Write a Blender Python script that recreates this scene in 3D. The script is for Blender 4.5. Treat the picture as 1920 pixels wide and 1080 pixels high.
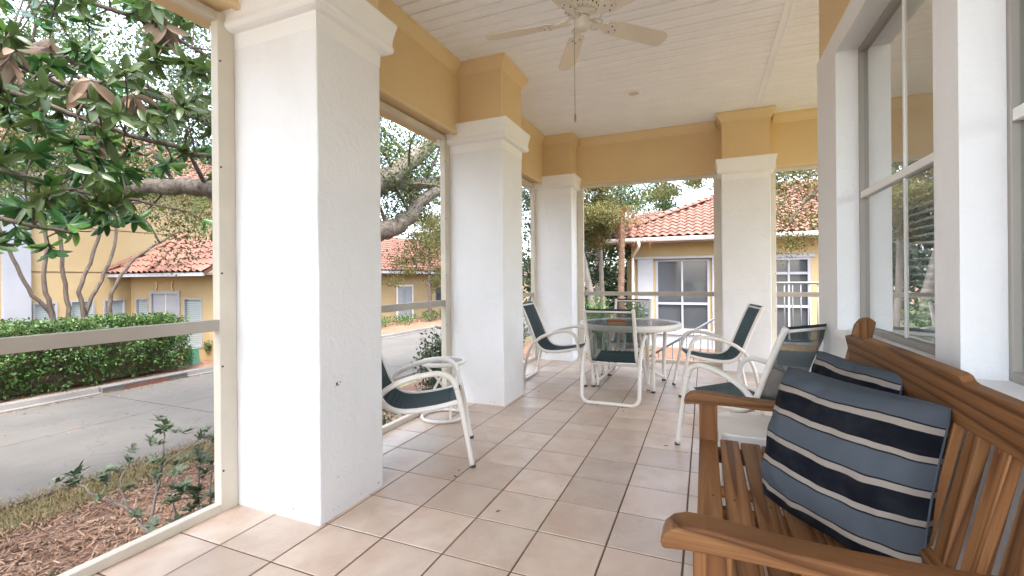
import bpy, math, random
import numpy as np
from mathutils import Vector, Matrix, Euler

for o in list(bpy.data.objects):
    bpy.data.objects.remove(o, do_unlink=True)
scene = bpy.context.scene
COL = scene.collection
R = math.radians
random.seed(7)
RNG = np.random.default_rng(11)

# ------------------------------------------------------------------ camera
cam_data = bpy.data.cameras.new('camera')
cam = bpy.data.objects.new('camera', cam_data)
COL.objects.link(cam)
cam_data.sensor_width = 36.0
cam_data.lens = 16.036
cam_data.shift_y = -0.00873
cam_data.clip_start = 0.05
cam_data.clip_end = 1500
cam.matrix_world = (Matrix.Translation((0, 0, 1.236)) @ Matrix.Rotation(R(22.88), 4, 'Z')
                    @ Matrix.Rotation(R(90), 4, 'X') @ Matrix.Rotation(-0.0085, 4, 'Z'))
scene.camera = cam

# ------------------------------------------------------------------ light
SUN_EL, SUN_AZ = R(66), R(158)          # azimuth clockwise from +Y: the sun stands behind the camera, over the house
world = bpy.data.worlds.new('World')
scene.world = world
world.use_nodes = True
wn = world.node_tree.nodes
wl = world.node_tree.links
wn.clear()
sky = wn.new('ShaderNodeTexSky')
sky.sky_type = 'NISHITA'
sky.sun_disc = False
sky.sun_elevation = SUN_EL
sky.sun_rotation = SUN_AZ
sky.air_density = 1.0
sky.dust_density = 3.5
sky.ozone_density = 1.0
hs = wn.new('ShaderNodeHueSaturation')
hs.inputs['Saturation'].default_value = 0.62
bg = wn.new('ShaderNodeBackground')
bg.inputs['Strength'].default_value = 0.15
wo = wn.new('ShaderNodeOutputWorld')
wl.new(sky.outputs[0], hs.inputs['Color'])
wl.new(hs.outputs[0], bg.inputs['Color'])
wl.new(bg.outputs[0], wo.inputs['Surface'])

sd = bpy.data.lights.new('sun', 'SUN')
sd.energy = 0.5
sd.angle = R(20)
sd.color = (1.0, 0.965, 0.91)
sun = bpy.data.objects.new('sun', sd)
COL.objects.link(sun)
sdir = Vector((math.sin(SUN_AZ) * math.cos(SUN_EL), math.cos(SUN_AZ) * math.cos(SUN_EL), math.sin(SUN_EL)))
sun.rotation_euler = sdir.to_track_quat('Z', 'Y').to_euler()
sun.location = (0, 0, 30)

vs = scene.view_settings
vs.view_transform = 'Standard'
vs.look = 'None'
vs.gamma = 1.0
vs.use_curve_mapping = False
vs.exposure = 3.48
scene.cycles.use_denoising = True
scene.cycles.max_bounces = 14
scene.cycles.diffuse_bounces = 10
scene.cycles.glossy_bounces = 4
scene.cycles.transparent_max_bounces = 24
scene.cycles.sample_clamp_indirect = 8.0
scene.cycles.caustics_reflective = False
scene.cycles.caustics_refractive = False

# ------------------------------------------------------------------ helpers
def link(o, parent=None):
    COL.objects.link(o)
    if parent is not None:
        o.parent = parent
    return o

def tag(o, label=None, cat=None, group=None, kind=None):
    if label: o['label'] = label
    if cat: o['category'] = cat
    if group: o['group'] = group
    if kind: o['kind'] = kind
    return o

def empty(name, loc=(0, 0, 0), rz=0.0, label=None, cat=None, group=None, kind=None):
    o = bpy.data.objects.new(name, None)
    o.empty_display_size = 0.1
    o.location = loc
    o.rotation_euler = (0, 0, rz)
    COL.objects.link(o)
    return tag(o, label, cat, group, kind)

def from_mesh(name, me, parent=None, loc=None, rot=None, scale=None):
    o = bpy.data.objects.new(name, me)
    if loc is not None: o.location = loc
    if rot is not None: o.rotation_euler = rot
    if scale is not None: o.scale = scale
    return link(o, parent)

class MB:
    """collects verts / faces for one mesh"""
    def __init__(self):
        self.v = []; self.f = []
    def add(self, vs_, fs_):
        n = len(self.v)
        self.v += [tuple(p) for p in vs_]
        self.f += [tuple(i + n for i in f) for f in fs_]
        return self
    def box(self, x0, x1, y0, y1, z0, z1):
        vs_ = [(x, y, z) for z in (z0, z1) for y in (y0, y1) for x in (x0, x1)]
        return self.add(vs_, [(0, 2, 3, 1), (4, 5, 7, 6), (0, 1, 5, 4), (2, 6, 7, 3), (0, 4, 6, 2), (1, 3, 7, 5)])
    def quad(self, a, b, c, d):
        return self.add([a, b, c, d], [(0, 1, 2, 3)])
    def tube(self, path, r, n=10, closed=False, caps=True):
        P = [Vector(p) for p in path]
        m = len(P)
        rad = r if isinstance(r, (list, tuple)) else [r] * m
        T = []
        for i in range(m):
            a = P[i - 1] if (i > 0 or closed) else P[i]
            b = P[(i + 1) % m] if (i < m - 1 or closed) else P[i]
            t = (b - a)
            T.append(t.normalized() if t.length > 1e-9 else Vector((0, 0, 1)))
        ref = Vector((0, 0, 1)) if abs(T[0].z) < 0.9 else Vector((1, 0, 0))
        N = (ref - T[0] * ref.dot(T[0])).normalized()
        vs_, fs_ = [], []
        for i in range(m):
            N = (N - T[i] * N.dot(T[i]))
            N = N.normalized() if N.length > 1e-6 else T[i].orthogonal().normalized()
            Bn = T[i].cross(N)
            for k in range(n):
                a = 2 * math.pi * k / n
                vs_.append(P[i] + (N * math.cos(a) + Bn * math.sin(a)) * rad[i])
        for i in range(m if closed else m - 1):
            j = (i + 1) % m
            for k in range(n):
                k2 = (k + 1) % n
                fs_.append((i * n + k, i * n + k2, j * n + k2, j * n + k))
        if caps and not closed:
            fs_.append(tuple(reversed(range(n))))
            fs_.append(tuple((m - 1) * n + k for k in range(n)))
        return self.add(vs_, fs_)
    def lathe(self, prof, cx=0, cy=0, n=24):
        vs_, fs_ = [], []
        for (r, z) in prof:
            for k in range(n):
                a = 2 * math.pi * k / n
                vs_.append((cx + r * math.cos(a), cy + r * math.sin(a), z))
        for i in range(len(prof) - 1):
            for k in range(n):
                k2 = (k + 1) % n
                fs_.append((i * n + k, i * n + k2, (i + 1) * n + k2, (i + 1) * n + k))
        if prof[0][0] > 1e-6: fs_.append(tuple(reversed(range(n))))
        if prof[-1][0] > 1e-6: fs_.append(tuple((len(prof) - 1) * n + k for k in range(n)))
        return self.add(vs_, fs_)
    def prism(self, poly, axis, a, b):
        """poly: 2-D outline in the two other axes (cyclic order), extruded along axis from a to b"""
        def P(u, v, w):
            return {'x': (w, u, v), 'y': (u, w, v), 'z': (u, v, w)}[axis]
        n = len(poly)
        vs_ = [P(u, v, a) for u, v in poly] + [P(u, v, b) for u, v in poly]
        fs_ = [tuple(range(n)), tuple(reversed(range(n, 2 * n)))]
        fs_ += [(i, n + i, n + (i + 1) % n, (i + 1) % n) for i in range(n)]
        return self.add(vs_, fs_)
    def ring_loft(self, x0, x1, y0, y1, prof):
        """square ring: prof = [(offset, z)...] round the rectangle, closed top and bottom"""
        vs_, fs_ = [], []
        for off, z in prof:
            vs_ += [(x0 - off, y0 - off, z), (x1 + off, y0 - off, z), (x1 + off, y1 + off, z), (x0 - off, y1 + off, z)]
        m = len(prof)
        for i in range(m - 1):
            for k in range(4):
                k2 = (k + 1) % 4
                fs_.append((i * 4 + k, i * 4 + k2, i * 4 + 4 + k2, i * 4 + 4 + k))
        fs_ += [(3, 2, 1, 0), tuple((m - 1) * 4 + k for k in range(4))]
        return self.add(vs_, fs_)
    def mesh(self, name, mat=None, smooth=False):
        me = bpy.data.meshes.new(name)
        me.from_pydata([tuple(p) for p in self.v], [], self.f)
        if mat: me.materials.append(mat)
        if smooth:
            me.polygons.foreach_set('use_smooth', [True] * len(me.polygons))
        me.update()
        return me
    def build(self, name, mat, parent=None, smooth=False, bevel=0.0, world=True, segs=2, fix=False):
        me = self.mesh(name, mat, smooth)
        if fix:
            import bmesh
            bm = bmesh.new(); bm.from_mesh(me)
            bmesh.ops.recalc_face_normals(bm, faces=bm.faces)
            bm.to_mesh(me); bm.free()
        o = bpy.data.objects.new(name, me)
        link(o, parent)
        if parent is not None and world:
            # authored in world coordinates: cancel the parent's base point
            L = Vector((0, 0, 0)); p = parent
            while p is not None:
                L += p.location; p = p.parent
            o.location = -L
        if bevel:
            m = o.modifiers.new('bevel', 'BEVEL')
            m.width = bevel; m.segments = segs; m.limit_method = 'ANGLE'; m.angle_limit = R(40)
        if smooth:
            pass
        return o

def np_mesh(name, verts, faces_n, mat, smooth=False):
    """verts (N,3); faces_n: (M,k) int array"""
    me = bpy.data.meshes.new(name)
    verts = np.asarray(verts, dtype=np.float32); F = np.asarray(faces_n, dtype=np.int32)
    m, k = F.shape
    me.vertices.add(len(verts)); me.vertices.foreach_set('co', verts.ravel())
    me.loops.add(m * k); me.loops.foreach_set('vertex_index', F.ravel())
    me.polygons.add(m)
    me.polygons.foreach_set('loop_start', np.arange(0, m * k, k, dtype=np.int32))
    try:
        me.polygons.foreach_set('loop_total', np.full(m, k, dtype=np.int32))
    except Exception:
        pass
    if smooth: me.polygons.foreach_set('use_smooth', np.ones(m, dtype=bool))
    me.materials.append(mat)
    me.update(calc_edges=True)
    me.validate()
    return me

def smooth_path(pts, sub=5):
    P = [Vector(p) for p in pts]
    if len(P) < 3: return P
    out = []
    for i in range(len(P) - 1):
        p0 = P[max(i - 1, 0)]; p1 = P[i]; p2 = P[i + 1]; p3 = P[min(i + 2, len(P) - 1)]
        for k in range(sub):
            t = k / sub
            out.append(0.5 * ((2 * p1) + (p2 - p0) * t + (2 * p0 - 5 * p1 + 4 * p2 - p3) * t * t + (3 * p1 - p0 - 3 * p2 + p3) * t ** 3))
    out.append(P[-1])
    return out

def wig(path, amp, seed=0):
    rnd = random.Random(seed)
    return [p + Vector((rnd.uniform(-1, 1), rnd.uniform(-1, 1), rnd.uniform(-1, 1))) * amp for p in path]

def lerp_list(a, b, n, pw=1.0):
    return [a + (b - a) * (i / (n - 1)) ** pw for i in range(n)]

# ------------------------------------------------------------------ materials
class NT:
    def __init__(self, name):
        self.m = bpy.data.materials.new(name)
        self.m.use_nodes = True
        self.t = self.m.node_tree
        self.n = self.t.nodes; self.l = self.t.links
        self.b = self.n['Principled BSDF']
        self.out = self.n['Material Output']
    def node(self, typ, **kw):
        nd = self.n.new(typ)
        for k, v in kw.items():
            if k in nd.inputs.keys() if hasattr(nd.inputs, 'keys') else False:
                nd.inputs[k].default_value = v
            else:
                setattr(nd, k, v)
        return nd
    def coords(self, kind='Object', scale=(1, 1, 1), jitter=0.0):
        tc = self.n.new('ShaderNodeTexCoord')
        mp = self.n.new('ShaderNodeMapping')
        mp.inputs['Scale'].default_value = scale
        if kind == 'World':
            g = self.n.new('ShaderNodeNewGeometry')
            src = g.outputs['Position']
        else:
            src = tc.outputs[kind]
        if jitter:
            oi = self.n.new('ShaderNodeObjectInfo')
            cm = self.n.new('ShaderNodeVectorMath'); cm.operation = 'SCALE'
            cb = self.n.new('ShaderNodeCombineXYZ')
            for i in range(3): self.l.new(oi.outputs['Random'], cb.inputs[i])
            self.l.new(cb.outputs[0], cm.inputs[0]); cm.inputs['Scale'].default_value = jitter
            ad = self.n.new('ShaderNodeVectorMath'); ad.operation = 'ADD'
            self.l.new(src, ad.inputs[0]); self.l.new(cm.outputs[0], ad.inputs[1])
            src = ad.outputs[0]
        self.l.new(src, mp.inputs['Vector'])
        return mp.outputs[0]
    def noise(self, vec, scale, detail=4, rough=0.55, dist=0.0):
        nz = self.n.new('ShaderNodeTexNoise')
        nz.inputs['Scale'].default_value = scale
        nz.inputs['Detail'].default_value = detail
        nz.inputs['Roughness'].default_value = rough
        nz.inputs['Distortion'].default_value = dist
        if vec is not None: self.l.new(vec, nz.inputs['Vector'])
        return nz.outputs['Fac']
    def ramp(self, fac, stops):
        r = self.n.new('ShaderNodeValToRGB')
        e = r.color_ramp.elements
        while len(e) < len(stops): e.new(0.5)
        for i, (p, c) in enumerate(stops):
            e[i].position = p
            e[i].color = (c[0], c[1], c[2], 1) if not isinstance(c, (int, float)) else (c, c, c, 1)
        self.l.new(fac, r.inputs['Fac'])
        return r.outputs['Color']
    def mix(self, fac, a, b, mode='MIX'):
        m = self.n.new('ShaderNodeMix'); m.data_type = 'RGBA'; m.blend_type = mode
        def put(sock, v):
            if isinstance(v, (tuple, list)): sock.default_value = (v[0], v[1], v[2], 1)
            elif isinstance(v, (int, float)): sock.default_value = v
            else: self.l.new(v, sock)
        put(m.inputs[0], fac); put(m.inputs[6], a); put(m.inputs[7], b)
        return m.outputs[2]
    def bump(self, h, strength=0.3, dist=0.01):
        b = self.n.new('ShaderNodeBump')
        b.inputs['Strength'].default_value = strength
        b.inputs['Distance'].default_value = dist
        self.l.new(h, b.inputs['Height'])
        self.l.new(b.outputs[0], self.b.inputs['Normal'])
    def base(self, c):
        if isinstance(c, (tuple, list)): self.b.inputs['Base Color'].default_value = (c[0], c[1], c[2], 1)
        else: self.l.new(c, self.b.inputs['Base Color'])
    def rough(self, v):
        if isinstance(v, (int, float)): self.b.inputs['Roughness'].default_value = v
        else: self.l.new(v, self.b.inputs['Roughness'])
    def math(self, op, a, b=None):
        m = self.n.new('ShaderNodeMath'); m.operation = op
        for i, v in enumerate((a, b)):
            if v is None: continue
            if isinstance(v, (int, float)): m.inputs[i].default_value = v
            else: self.l.new(v, m.inputs[i])
        return m.outputs[0]

def stucco(name, c, c2=None, bump=0.35, bscale=60, big=1.2, rough=0.85, stain=None):
    t = NT(name)
    v = t.coords('World')
    n1 = t.noise(v, big, 5)
    c2 = c2 or tuple(x * 0.9 for x in c)
    col = t.ramp(n1, [(0.35, c2), (0.65, c)])
    if stain:
        n2 = t.noise(v, 2.3, 6, 0.65)
        f = t.ramp(n2, [(0.58, 0.0), (0.78, 1.0)])
        col = t.mix(t.math('MULTIPLY', f, 0.35), col, stain)
    t.base(col); t.rough(rough)
    h = t.noise(v, bscale, 4, 0.6)
    t.bump(h, bump, 0.004)
    return t.m

def paint(name, c, rough=0.45, var=0.06, bump=0.0, spec=0.4, metal=0.0, scale=3.0):
    t = NT(name)
    v = t.coords('Object', jitter=5.0)
    n1 = t.noise(v, scale, 4)
    t.base(t.ramp(n1, [(0.3, tuple(x * (1 - var) for x in c)), (0.7, tuple(min(1, x * (1 + var)) for x in c))]))
    t.rough(rough)
    t.b.inputs['Specular IOR Level'].default_value = spec
    t.b.inputs['Metallic'].default_value = metal
    if bump:
        t.bump(t.noise(v, 90, 3), bump, 0.002)
    return t.m

M = {}
t = NT('white_stucco')
v = t.coords('World')
n1 = t.noise(v, 1.1, 6, 0.6)
c1 = t.ramp(n1, [(0.3, (0.74, 0.745, 0.75)), (0.65, (0.805, 0.81, 0.815))])
n2 = t.noise(t.coords('World', (1, 1, 0.35)), 3.1, 7, 0.68, 0.6)
c2 = t.mix(t.ramp(n2, [(0.56, 0.0), (0.8, 0.38)]), c1, (0.66, 0.63, 0.57))
n4 = t.noise(v, 22, 5, 0.75)
c3 = t.mix(t.ramp(n4, [(0.68, 0.0), (0.78, 0.30)]), c2, (0.55, 0.52, 0.47))
t.base(c3); t.rough(0.8)
h1 = t.noise(v, 9, 5, 0.6, 0.4); h2 = t.noise(v, 55, 4, 0.65)
t.bump(t.math('ADD', t.math('MULTIPLY', h1, 2.2), h2), 0.55, 0.006)
M['white_stucco'] = t.m
M['white_trim'] = stucco('white_trim', (0.85, 0.85, 0.84), (0.81, 0.81, 0.80), bump=0.15, bscale=50, rough=0.6)
M['tan_stucco'] = stucco('tan_stucco', (0.70, 0.525, 0.295), (0.65, 0.48, 0.265), bump=0.25, bscale=45)
M['tan_trim'] = stucco('tan_trim', (0.71, 0.54, 0.315), (0.67, 0.505, 0.29), bump=0.1, bscale=45, rough=0.6)
M['frame_paint'] = paint('frame_paint', (0.60, 0.55, 0.46), 0.5, 0.08, 0.15)
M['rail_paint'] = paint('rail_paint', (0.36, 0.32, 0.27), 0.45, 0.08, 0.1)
M['vinyl'] = paint('vinyl', (0.855, 0.885, 0.92), 0.5, 0.03)
M['groove'] = paint('groove', (0.16, 0.145, 0.13), 0.8)
M['white_metal'] = paint('white_metal', (0.74, 0.71, 0.66), 0.35, 0.05)
M['screw'] = paint('screw', (0.05, 0.045, 0.04), 0.5)
M['grout'] = stucco('grout', (0.17, 0.115, 0.082), (0.085, 0.055, 0.04), bump=0.4, bscale=200)
M['concrete'] = stucco('concrete', (0.115, 0.106, 0.097), (0.075, 0.07, 0.064), bump=0.4, bscale=60, big=0.8)
M['bounce_slab'] = stucco('bounce_slab', (0.42, 0.41, 0.39), (0.36, 0.35, 0.33), bump=0.2)
M['fan_paint'] = paint('fan_paint', (0.66, 0.62, 0.54), 0.4, 0.05)
M['fan_blade'] = paint('fan_blade', (0.70, 0.63, 0.52), 0.45, 0.07)
M['dark_recess'] = paint('dark_recess', (0.03, 0.026, 0.022), 0.8)
M['chain'] = paint('chain', (0.35, 0.32, 0.28), 0.3, metal=0.8)
M['dark_frame'] = paint('dark_frame', (0.30, 0.28, 0.25), 0.4)

# porch tile
t = NT('ceramic_tile')
v = t.coords('Object', jitter=40.0)
oi = t.n.new('ShaderNodeObjectInfo')
n1 = t.noise(v, 5.0, 6, 0.6, 0.4)
n2 = t.noise(v, 1.6, 3)
n3 = t.noise(v, 28, 4, 0.7)
c1 = t.ramp(n1, [(0.26, (0.475, 0.345, 0.255)), (0.5, (0.57, 0.45, 0.355)), (0.76, (0.645, 0.545, 0.445))])
c2 = t.mix(t.math('MULTIPLY', t.ramp(n2, [(0.45, 0.0), (0.7, 1.0)]), 0.6), c1, (0.55, 0.385, 0.285))
c3 = t.mix(t.ramp(n3, [(0.60, 0.0), (0.78, 0.25)]), c2, (0.50, 0.41, 0.33))
hsv = t.n.new('ShaderNodeHueSaturation')
t.l.new(c3, hsv.inputs['Color'])
mr = t.n.new('ShaderNodeMapRange'); mr.inputs[3].default_value = 0.84; mr.inputs[4].default_value = 1.08
t.l.new(oi.outputs['Random'], mr.inputs[0]); t.l.new(mr.outputs[0], hsv.inputs['Value'])
# worn dirt with a shape of its own on the floor
vw = t.coords('World')
nd = t.noise(vw, 2.2, 6, 0.65, 0.5)
dirt = t.ramp(nd, [(0.56, 0.0), (0.8, 0.42)])
t.base(t.mix(dirt, hsv.outputs[0], (0.36, 0.26, 0.19)))
t.rough(t.ramp(n3, [(0.3, 0.27), (0.7, 0.33)]))
t.b.inputs['Specular IOR Level'].default_value = 0.42
t.bump(t.noise(v, 7, 2), 0.06, 0.002)
M['tile'] = t.m

# wood: grain runs along each piece's own local X
t = NT('cedar')
v = t.coords('Object', (1.0, 1, 1), jitter=7.0)
st = t.coords('Object', (0.28, 7.0, 7.0), jitter=23.0)
n0 = t.noise(st, 0.9, 0.6, 0.4, 0.3)
ring = t.math('FRACT', t.math('MULTIPLY', n0, 12.0))
fine = t.noise(t.coords('Object', (5, 190, 190), jitter=7.0), 1.0, 3, 0.6)
ca = t.ramp(ring, [(0.0, (0.075, 0.027, 0.008)), (0.10, (0.125, 0.049, 0.016)), (0.30, (0.225, 0.100, 0.035)), (0.85, (0.285, 0.137, 0.051)), (1.0, (0.16, 0.067, 0.022))])
cb = t.mix(t.ramp(fine, [(0.35, 0.5), (0.58, 0.0)]), ca, (0.13, 0.052, 0.02))
n7 = t.noise(st, 0.5, 2)
cc = t.mix(t.math('MULTIPLY', t.ramp(n7, [(0.42, 0.0), (0.7, 1.0)]), 0.35), cb, (0.24, 0.10, 0.036))
oi = t.n.new('ShaderNodeObjectInfo')
hsv = t.n.new('ShaderNodeHueSaturation')
mr = t.n.new('ShaderNodeMapRange'); mr.inputs[3].default_value = 0.75; mr.inputs[4].default_value = 1.2
t.l.new(oi.outputs['Random'], mr.inputs[0]); t.l.new(mr.outputs[0], hsv.inputs['Value']); t.l.new(cc, hsv.inputs['Color'])
t.base(hsv.outputs[0]); t.rough(0.55); t.b.inputs['Specular IOR Level'].default_value = 0.25
t.bump(t.math('ADD', fine, t.math('MULTIPLY', ring, 0.4)), 0.3, 0.0015)
M['wood'] = t.m

# sling strands
M['sling'] = paint('sling', (0.019, 0.048, 0.052), 0.6, 0.15)
M['sling_hem'] = paint('sling_hem', (0.015, 0.035, 0.04), 0.65, 0.1)
M['rubber'] = paint('rubber', (0.05, 0.05, 0.05), 0.7)

# clear glass
def glass(name, tint=(1, 1, 1), ior=1.55, rough=0.0, mul=1.0):
    t = NT(name)
    t.n.remove(t.b)
    fr = t.n.new('ShaderNodeFresnel'); fr.inputs['IOR'].default_value = ior
    gl = t.n.new('ShaderNodeBsdfGlossy'); gl.inputs['Roughness'].default_value = rough
    tr = t.n.new('ShaderNodeBsdfTransparent'); tr.inputs['Color'].default_value = (*tint, 1)
    mx = t.n.new('ShaderNodeMixShader')
    m = t.n.new('ShaderNodeMath'); m.operation = 'MULTIPLY'; m.use_clamp = True; m.inputs[1].default_value = mul
    t.l.new(fr.outputs[0], m.inputs[0]); t.l.new(m.outputs[0], mx.inputs[0])
    t.l.new(tr.outputs[0], mx.inputs[1]); t.l.new(gl.outputs[0], mx.inputs[2])
    t.l.new(mx.outputs[0], t.out.inputs['Surface'])
    return t.m
M['window_glass'] = glass('window_glass', (0.82, 0.86, 0.84), 1.6, 0.0, 3.4)
M['far_glass'] = glass('far_glass', (0.75, 0.8, 0.8), 1.6, 0.02, 1.2)
# pebbled acrylic table top
t = NT('acrylic')
t.base((0.82, 0.86, 0.84)); t.rough(0.08)
t.b.inputs['Transmission Weight'].default_value = 0.88
t.b.inputs['IOR'].default_value = 1.35
t.bump(t.noise(t.coords('Object'), 120, 2), 0.25, 0.002)
M['acrylic'] = t.m

# striped pillow cloth: stripes run along local X and follow local Y
t = NT('striped_cloth')
tc = t.n.new('ShaderNodeTexCoord')
sx = t.n.new('ShaderNodeSeparateXYZ'); t.l.new(tc.outputs['UV'], sx.inputs[0])
wob = t.noise(tc.outputs['UV'], 3.0, 2)
vv = t.math('ADD', sx.outputs[1], t.math('MULTIPLY', t.math('SUBTRACT', wob, 0.5), 0.045))
fr = t.math('FRACT', t.math('MULTIPLY', vv, 2.85))
blue, navy, cream, line, tan_ = (0.068, 0.081, 0.097), (0.0035, 0.0045, 0.0085), (0.28, 0.245, 0.205), (0.008, 0.009, 0.014), (0.27, 0.24, 0.21)
rp = t.n.new('ShaderNodeValToRGB'); rp.color_ramp.interpolation = 'CONSTANT'
stops = [(0.0, blue), (0.335, line), (0.362, cream), (0.400, tan_), (0.418, cream), (0.455, navy), (0.81, cream), (0.85, tan_), (0.868, cream), (0.915, line), (0.942, blue)]
e = rp.color_ramp.elements
while len(e) < len(stops): e.new(0.5)
for i, (p_, c_) in enumerate(stops):
    e[i].position = p_; e[i].color = (*c_, 1)
t.l.new(fr, rp.inputs['Fac'])
wear = t.noise(tc.outputs['UV'], 5, 6, 0.65)
weave = t.noise(tc.outputs['UV'], 260, 2)
c_ = t.mix(t.ramp(wear, [(0.45, 0.0), (0.8, 0.14)]), rp.outputs[0], (0.11, 0.115, 0.13))
c_ = t.mix(t.ramp(weave, [(0.4, 0.0), (0.65, 0.10)]), c_, (0.03, 0.033, 0.04))
t.base(c_); t.rough(0.9)
t.b.inputs['Specular IOR Level'].default_value = 0.15
t.bump(weave, 0.35, 0.0012)
M['pillow'] = t.m

# outdoors
def ground_mat(name, stops, scale, bump, bscale, rough=0.95, stretch=(1, 1, 1), dist=0.0):
    t = NT(name)
    v = t.coords('World', stretch)
    n1 = t.noise(v, scale, 8, 0.7, dist)
    t.base(t.ramp(n1, stops)); t.rough(rough)
    t.bump(t.noise(v, bscale, 6, 0.7), bump, 0.03)
    return t.m
M['mulch'] = ground_mat('mulch', [(0.3, (0.05, 0.025, 0.015)), (0.5, (0.11, 0.058, 0.036)), (0.68, (0.165, 0.118, 0.09))], 9, 1.0, 30)
M['bed'] = ground_mat('bed', [(0.3, (0.07, 0.034, 0.02)), (0.55, (0.17, 0.085, 0.05)), (0.75, (0.25, 0.16, 0.11))], 5, 0.8, 20)
M['lawn'] = ground_mat('lawn', [(0.3, (0.10, 0.10, 0.035)), (0.6, (0.17, 0.15, 0.06))], 2, 0.8, 25)
M['grass_dry'] = None
t = NT('road_concrete')
v = t.coords('World')
n1 = t.noise(v, 0.7, 6, 0.65); n2 = t.noise(v, 14, 5, 0.7); n3 = t.noise(t.coords('World', (1, 0.15, 1)), 1.5, 4)
c1 = t.ramp(n1, [(0.3, (0.054, 0.049, 0.042)), (0.7, (0.080, 0.073, 0.063))])
c2 = t.mix(t.ramp(n2, [(0.5, 0.0), (0.75, 0.25)]), c1, (0.043, 0.041, 0.039))
c3 = t.mix(t.ramp(n3, [(0.55, 0.0), (0.72, 0.3)]), c2, (0.052, 0.049, 0.046))
n5 = t.noise(v, 2.4, 7, 0.72, 1.2)
c3 = t.mix(t.ramp(n5, [(0.60, 0.0), (0.66, 0.45), (0.70, 0.1), (0.8, 0.35)]), c3, (0.040, 0.037, 0.034))
vo = t.n.new('ShaderNodeTexVoronoi'); vo.feature = 'DISTANCE_TO_EDGE'; vo.inputs['Scale'].default_value = 0.42
wv_ = t.n.new('ShaderNodeVectorMath'); wv_.operation = 'ADD'
nn = t.n.new('ShaderNodeTexNoise'); nn.inputs['Scale'].default_value = 2.2; nn.inputs['Detail'].default_value = 6
t.l.new(v, nn.inputs['Vector']); t.l.new(v, wv_.inputs[0]); t.l.new(nn.outputs['Color'], wv_.inputs[1]); t.l.new(wv_.outputs[0], vo.inputs['Vector'])
c3 = t.mix(t.math('MULTIPLY', t.ramp(vo.outputs['Distance'], [(0.0, 1.0), (0.006, 0.0)]), 0.55), c3, (0.02, 0.019, 0.017))
tb_ = t.n.new('ShaderNodeTexWave'); tb_.bands_direction = 'X'; tb_.inputs['Scale'].default_value = 0.19; tb_.inputs['Distortion'].default_value = 0.8
t.l.new(v, tb_.inputs['Vector'])
c3 = t.mix(t.math('MULTIPLY', t.ramp(tb_.outputs['Fac'], [(0.6, 0.0), (1.0, 1.0)]), 0.22), c3, (0.045, 0.042, 0.039))
t.base(c3); t.rough(0.85); t.bump(n2, 0.3, 0.01)
M['road'] = t.m

def leaf_mat(name, cols, trans=0.35, rough=0.45, rnd='island', back=None, spec=0.4):
    t = NT(name)
    if rnd == 'island':
        g = t.n.new('ShaderNodeNewGeometry'); f = g.outputs['Random Per Island']
    else:
        oi = t.n.new('ShaderNodeObjectInfo'); f = oi.outputs['Random']
        g = t.n.new('ShaderNodeNewGeometry')
    k = len(cols)
    col = t.ramp(f, [(i / max(1, k - 1), c) for i, c in enumerate(cols)])
    if back is not None:
        col = t.mix(g.outputs['Backfacing'], col, back)
    t.base(col); t.rough(rough)
    t.b.inputs['Specular IOR Level'].default_value = spec
    tl = t.n.new('ShaderNodeBsdfTranslucent'); t.l.new(col, tl.inputs['Color'])
    mx = t.n.new('ShaderNodeMixShader'); mx.inputs[0].default_value = trans
    t.l.new(t.b.outputs[0], mx.inputs[1]); t.l.new(tl.outputs[0], mx.inputs[2])
    t.l.new(mx.outputs[0], t.out.inputs['Surface'])
    return t.m
M['magnolia_leaf'] = leaf_mat('magnolia_leaf', [(0.01786, 0.06346, 0.01786), (0.03172, 0.1041, 0.0238), (0.05948, 0.1537, 0.02975), (0.119, 0.2082, 0.03966)], 0.28, 0.25, 'object', back=(0.055, 0.085, 0.024), spec=0.4)
M['magnolia_isl'] = leaf_mat('magnolia_isl', [(0.01786, 0.06346, 0.01786), (0.03172, 0.1041, 0.0238), (0.05948, 0.1537, 0.02975), (0.119, 0.2082, 0.03966)], 0.28, 0.25, 'island', back=(0.055, 0.085, 0.024), spec=0.4)
M['dead_leaf'] = leaf_mat('dead_leaf', [(0.13, 0.078, 0.045), (0.20, 0.135, 0.085), (0.25, 0.18, 0.12)], 0.25, 0.6, 'object')
M['oak_leaf'] = leaf_mat('oak_leaf', [(0.02199, 0.04399, 0.01319), (0.03666, 0.06964, 0.01613), (0.06599, 0.1026, 0.02199), (0.1173, 0.1393, 0.02932)], 0.4, 0.5)
M['olive_leaf'] = leaf_mat('olive_leaf', [(0.04284, 0.05202, 0.01224), (0.07956, 0.08568, 0.01836), (0.1224, 0.1163, 0.02754), (0.1469, 0.0918, 0.0306)], 0.4, 0.5)
M['dark_leaf'] = leaf_mat('dark_leaf', [(0.017, 0.0306, 0.01496), (0.0272, 0.0476, 0.0204), (0.0476, 0.068, 0.0238)], 0.3, 0.5)
M['hedge_leaf'] = leaf_mat('hedge_leaf', [(0.0155, 0.0496, 0.01116), (0.031, 0.0868, 0.01612), (0.0527, 0.1178, 0.0217), (0.0806, 0.1426, 0.031), (0.0992, 0.093, 0.0372)], 0.3, 0.45)
M['shrub_leaf'] = leaf_mat('shrub_leaf', [(0.02394, 0.05984, 0.03264), (0.04352, 0.09792, 0.04352), (0.09792, 0.1632, 0.06528)], 0.25, 0.4, back=(0.12, 0.15, 0.09))
M['pale_leaf'] = leaf_mat('pale_leaf', [(0.051, 0.0867, 0.0306), (0.0969, 0.1326, 0.051), (0.204, 0.2142, 0.1428)], 0.3, 0.5)
M['red_leaf'] = leaf_mat('red_leaf', [(0.153, 0.0459, 0.01785), (0.2142, 0.0816, 0.0306), (0.1836, 0.102, 0.0408)], 0.35, 0.6)
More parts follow.
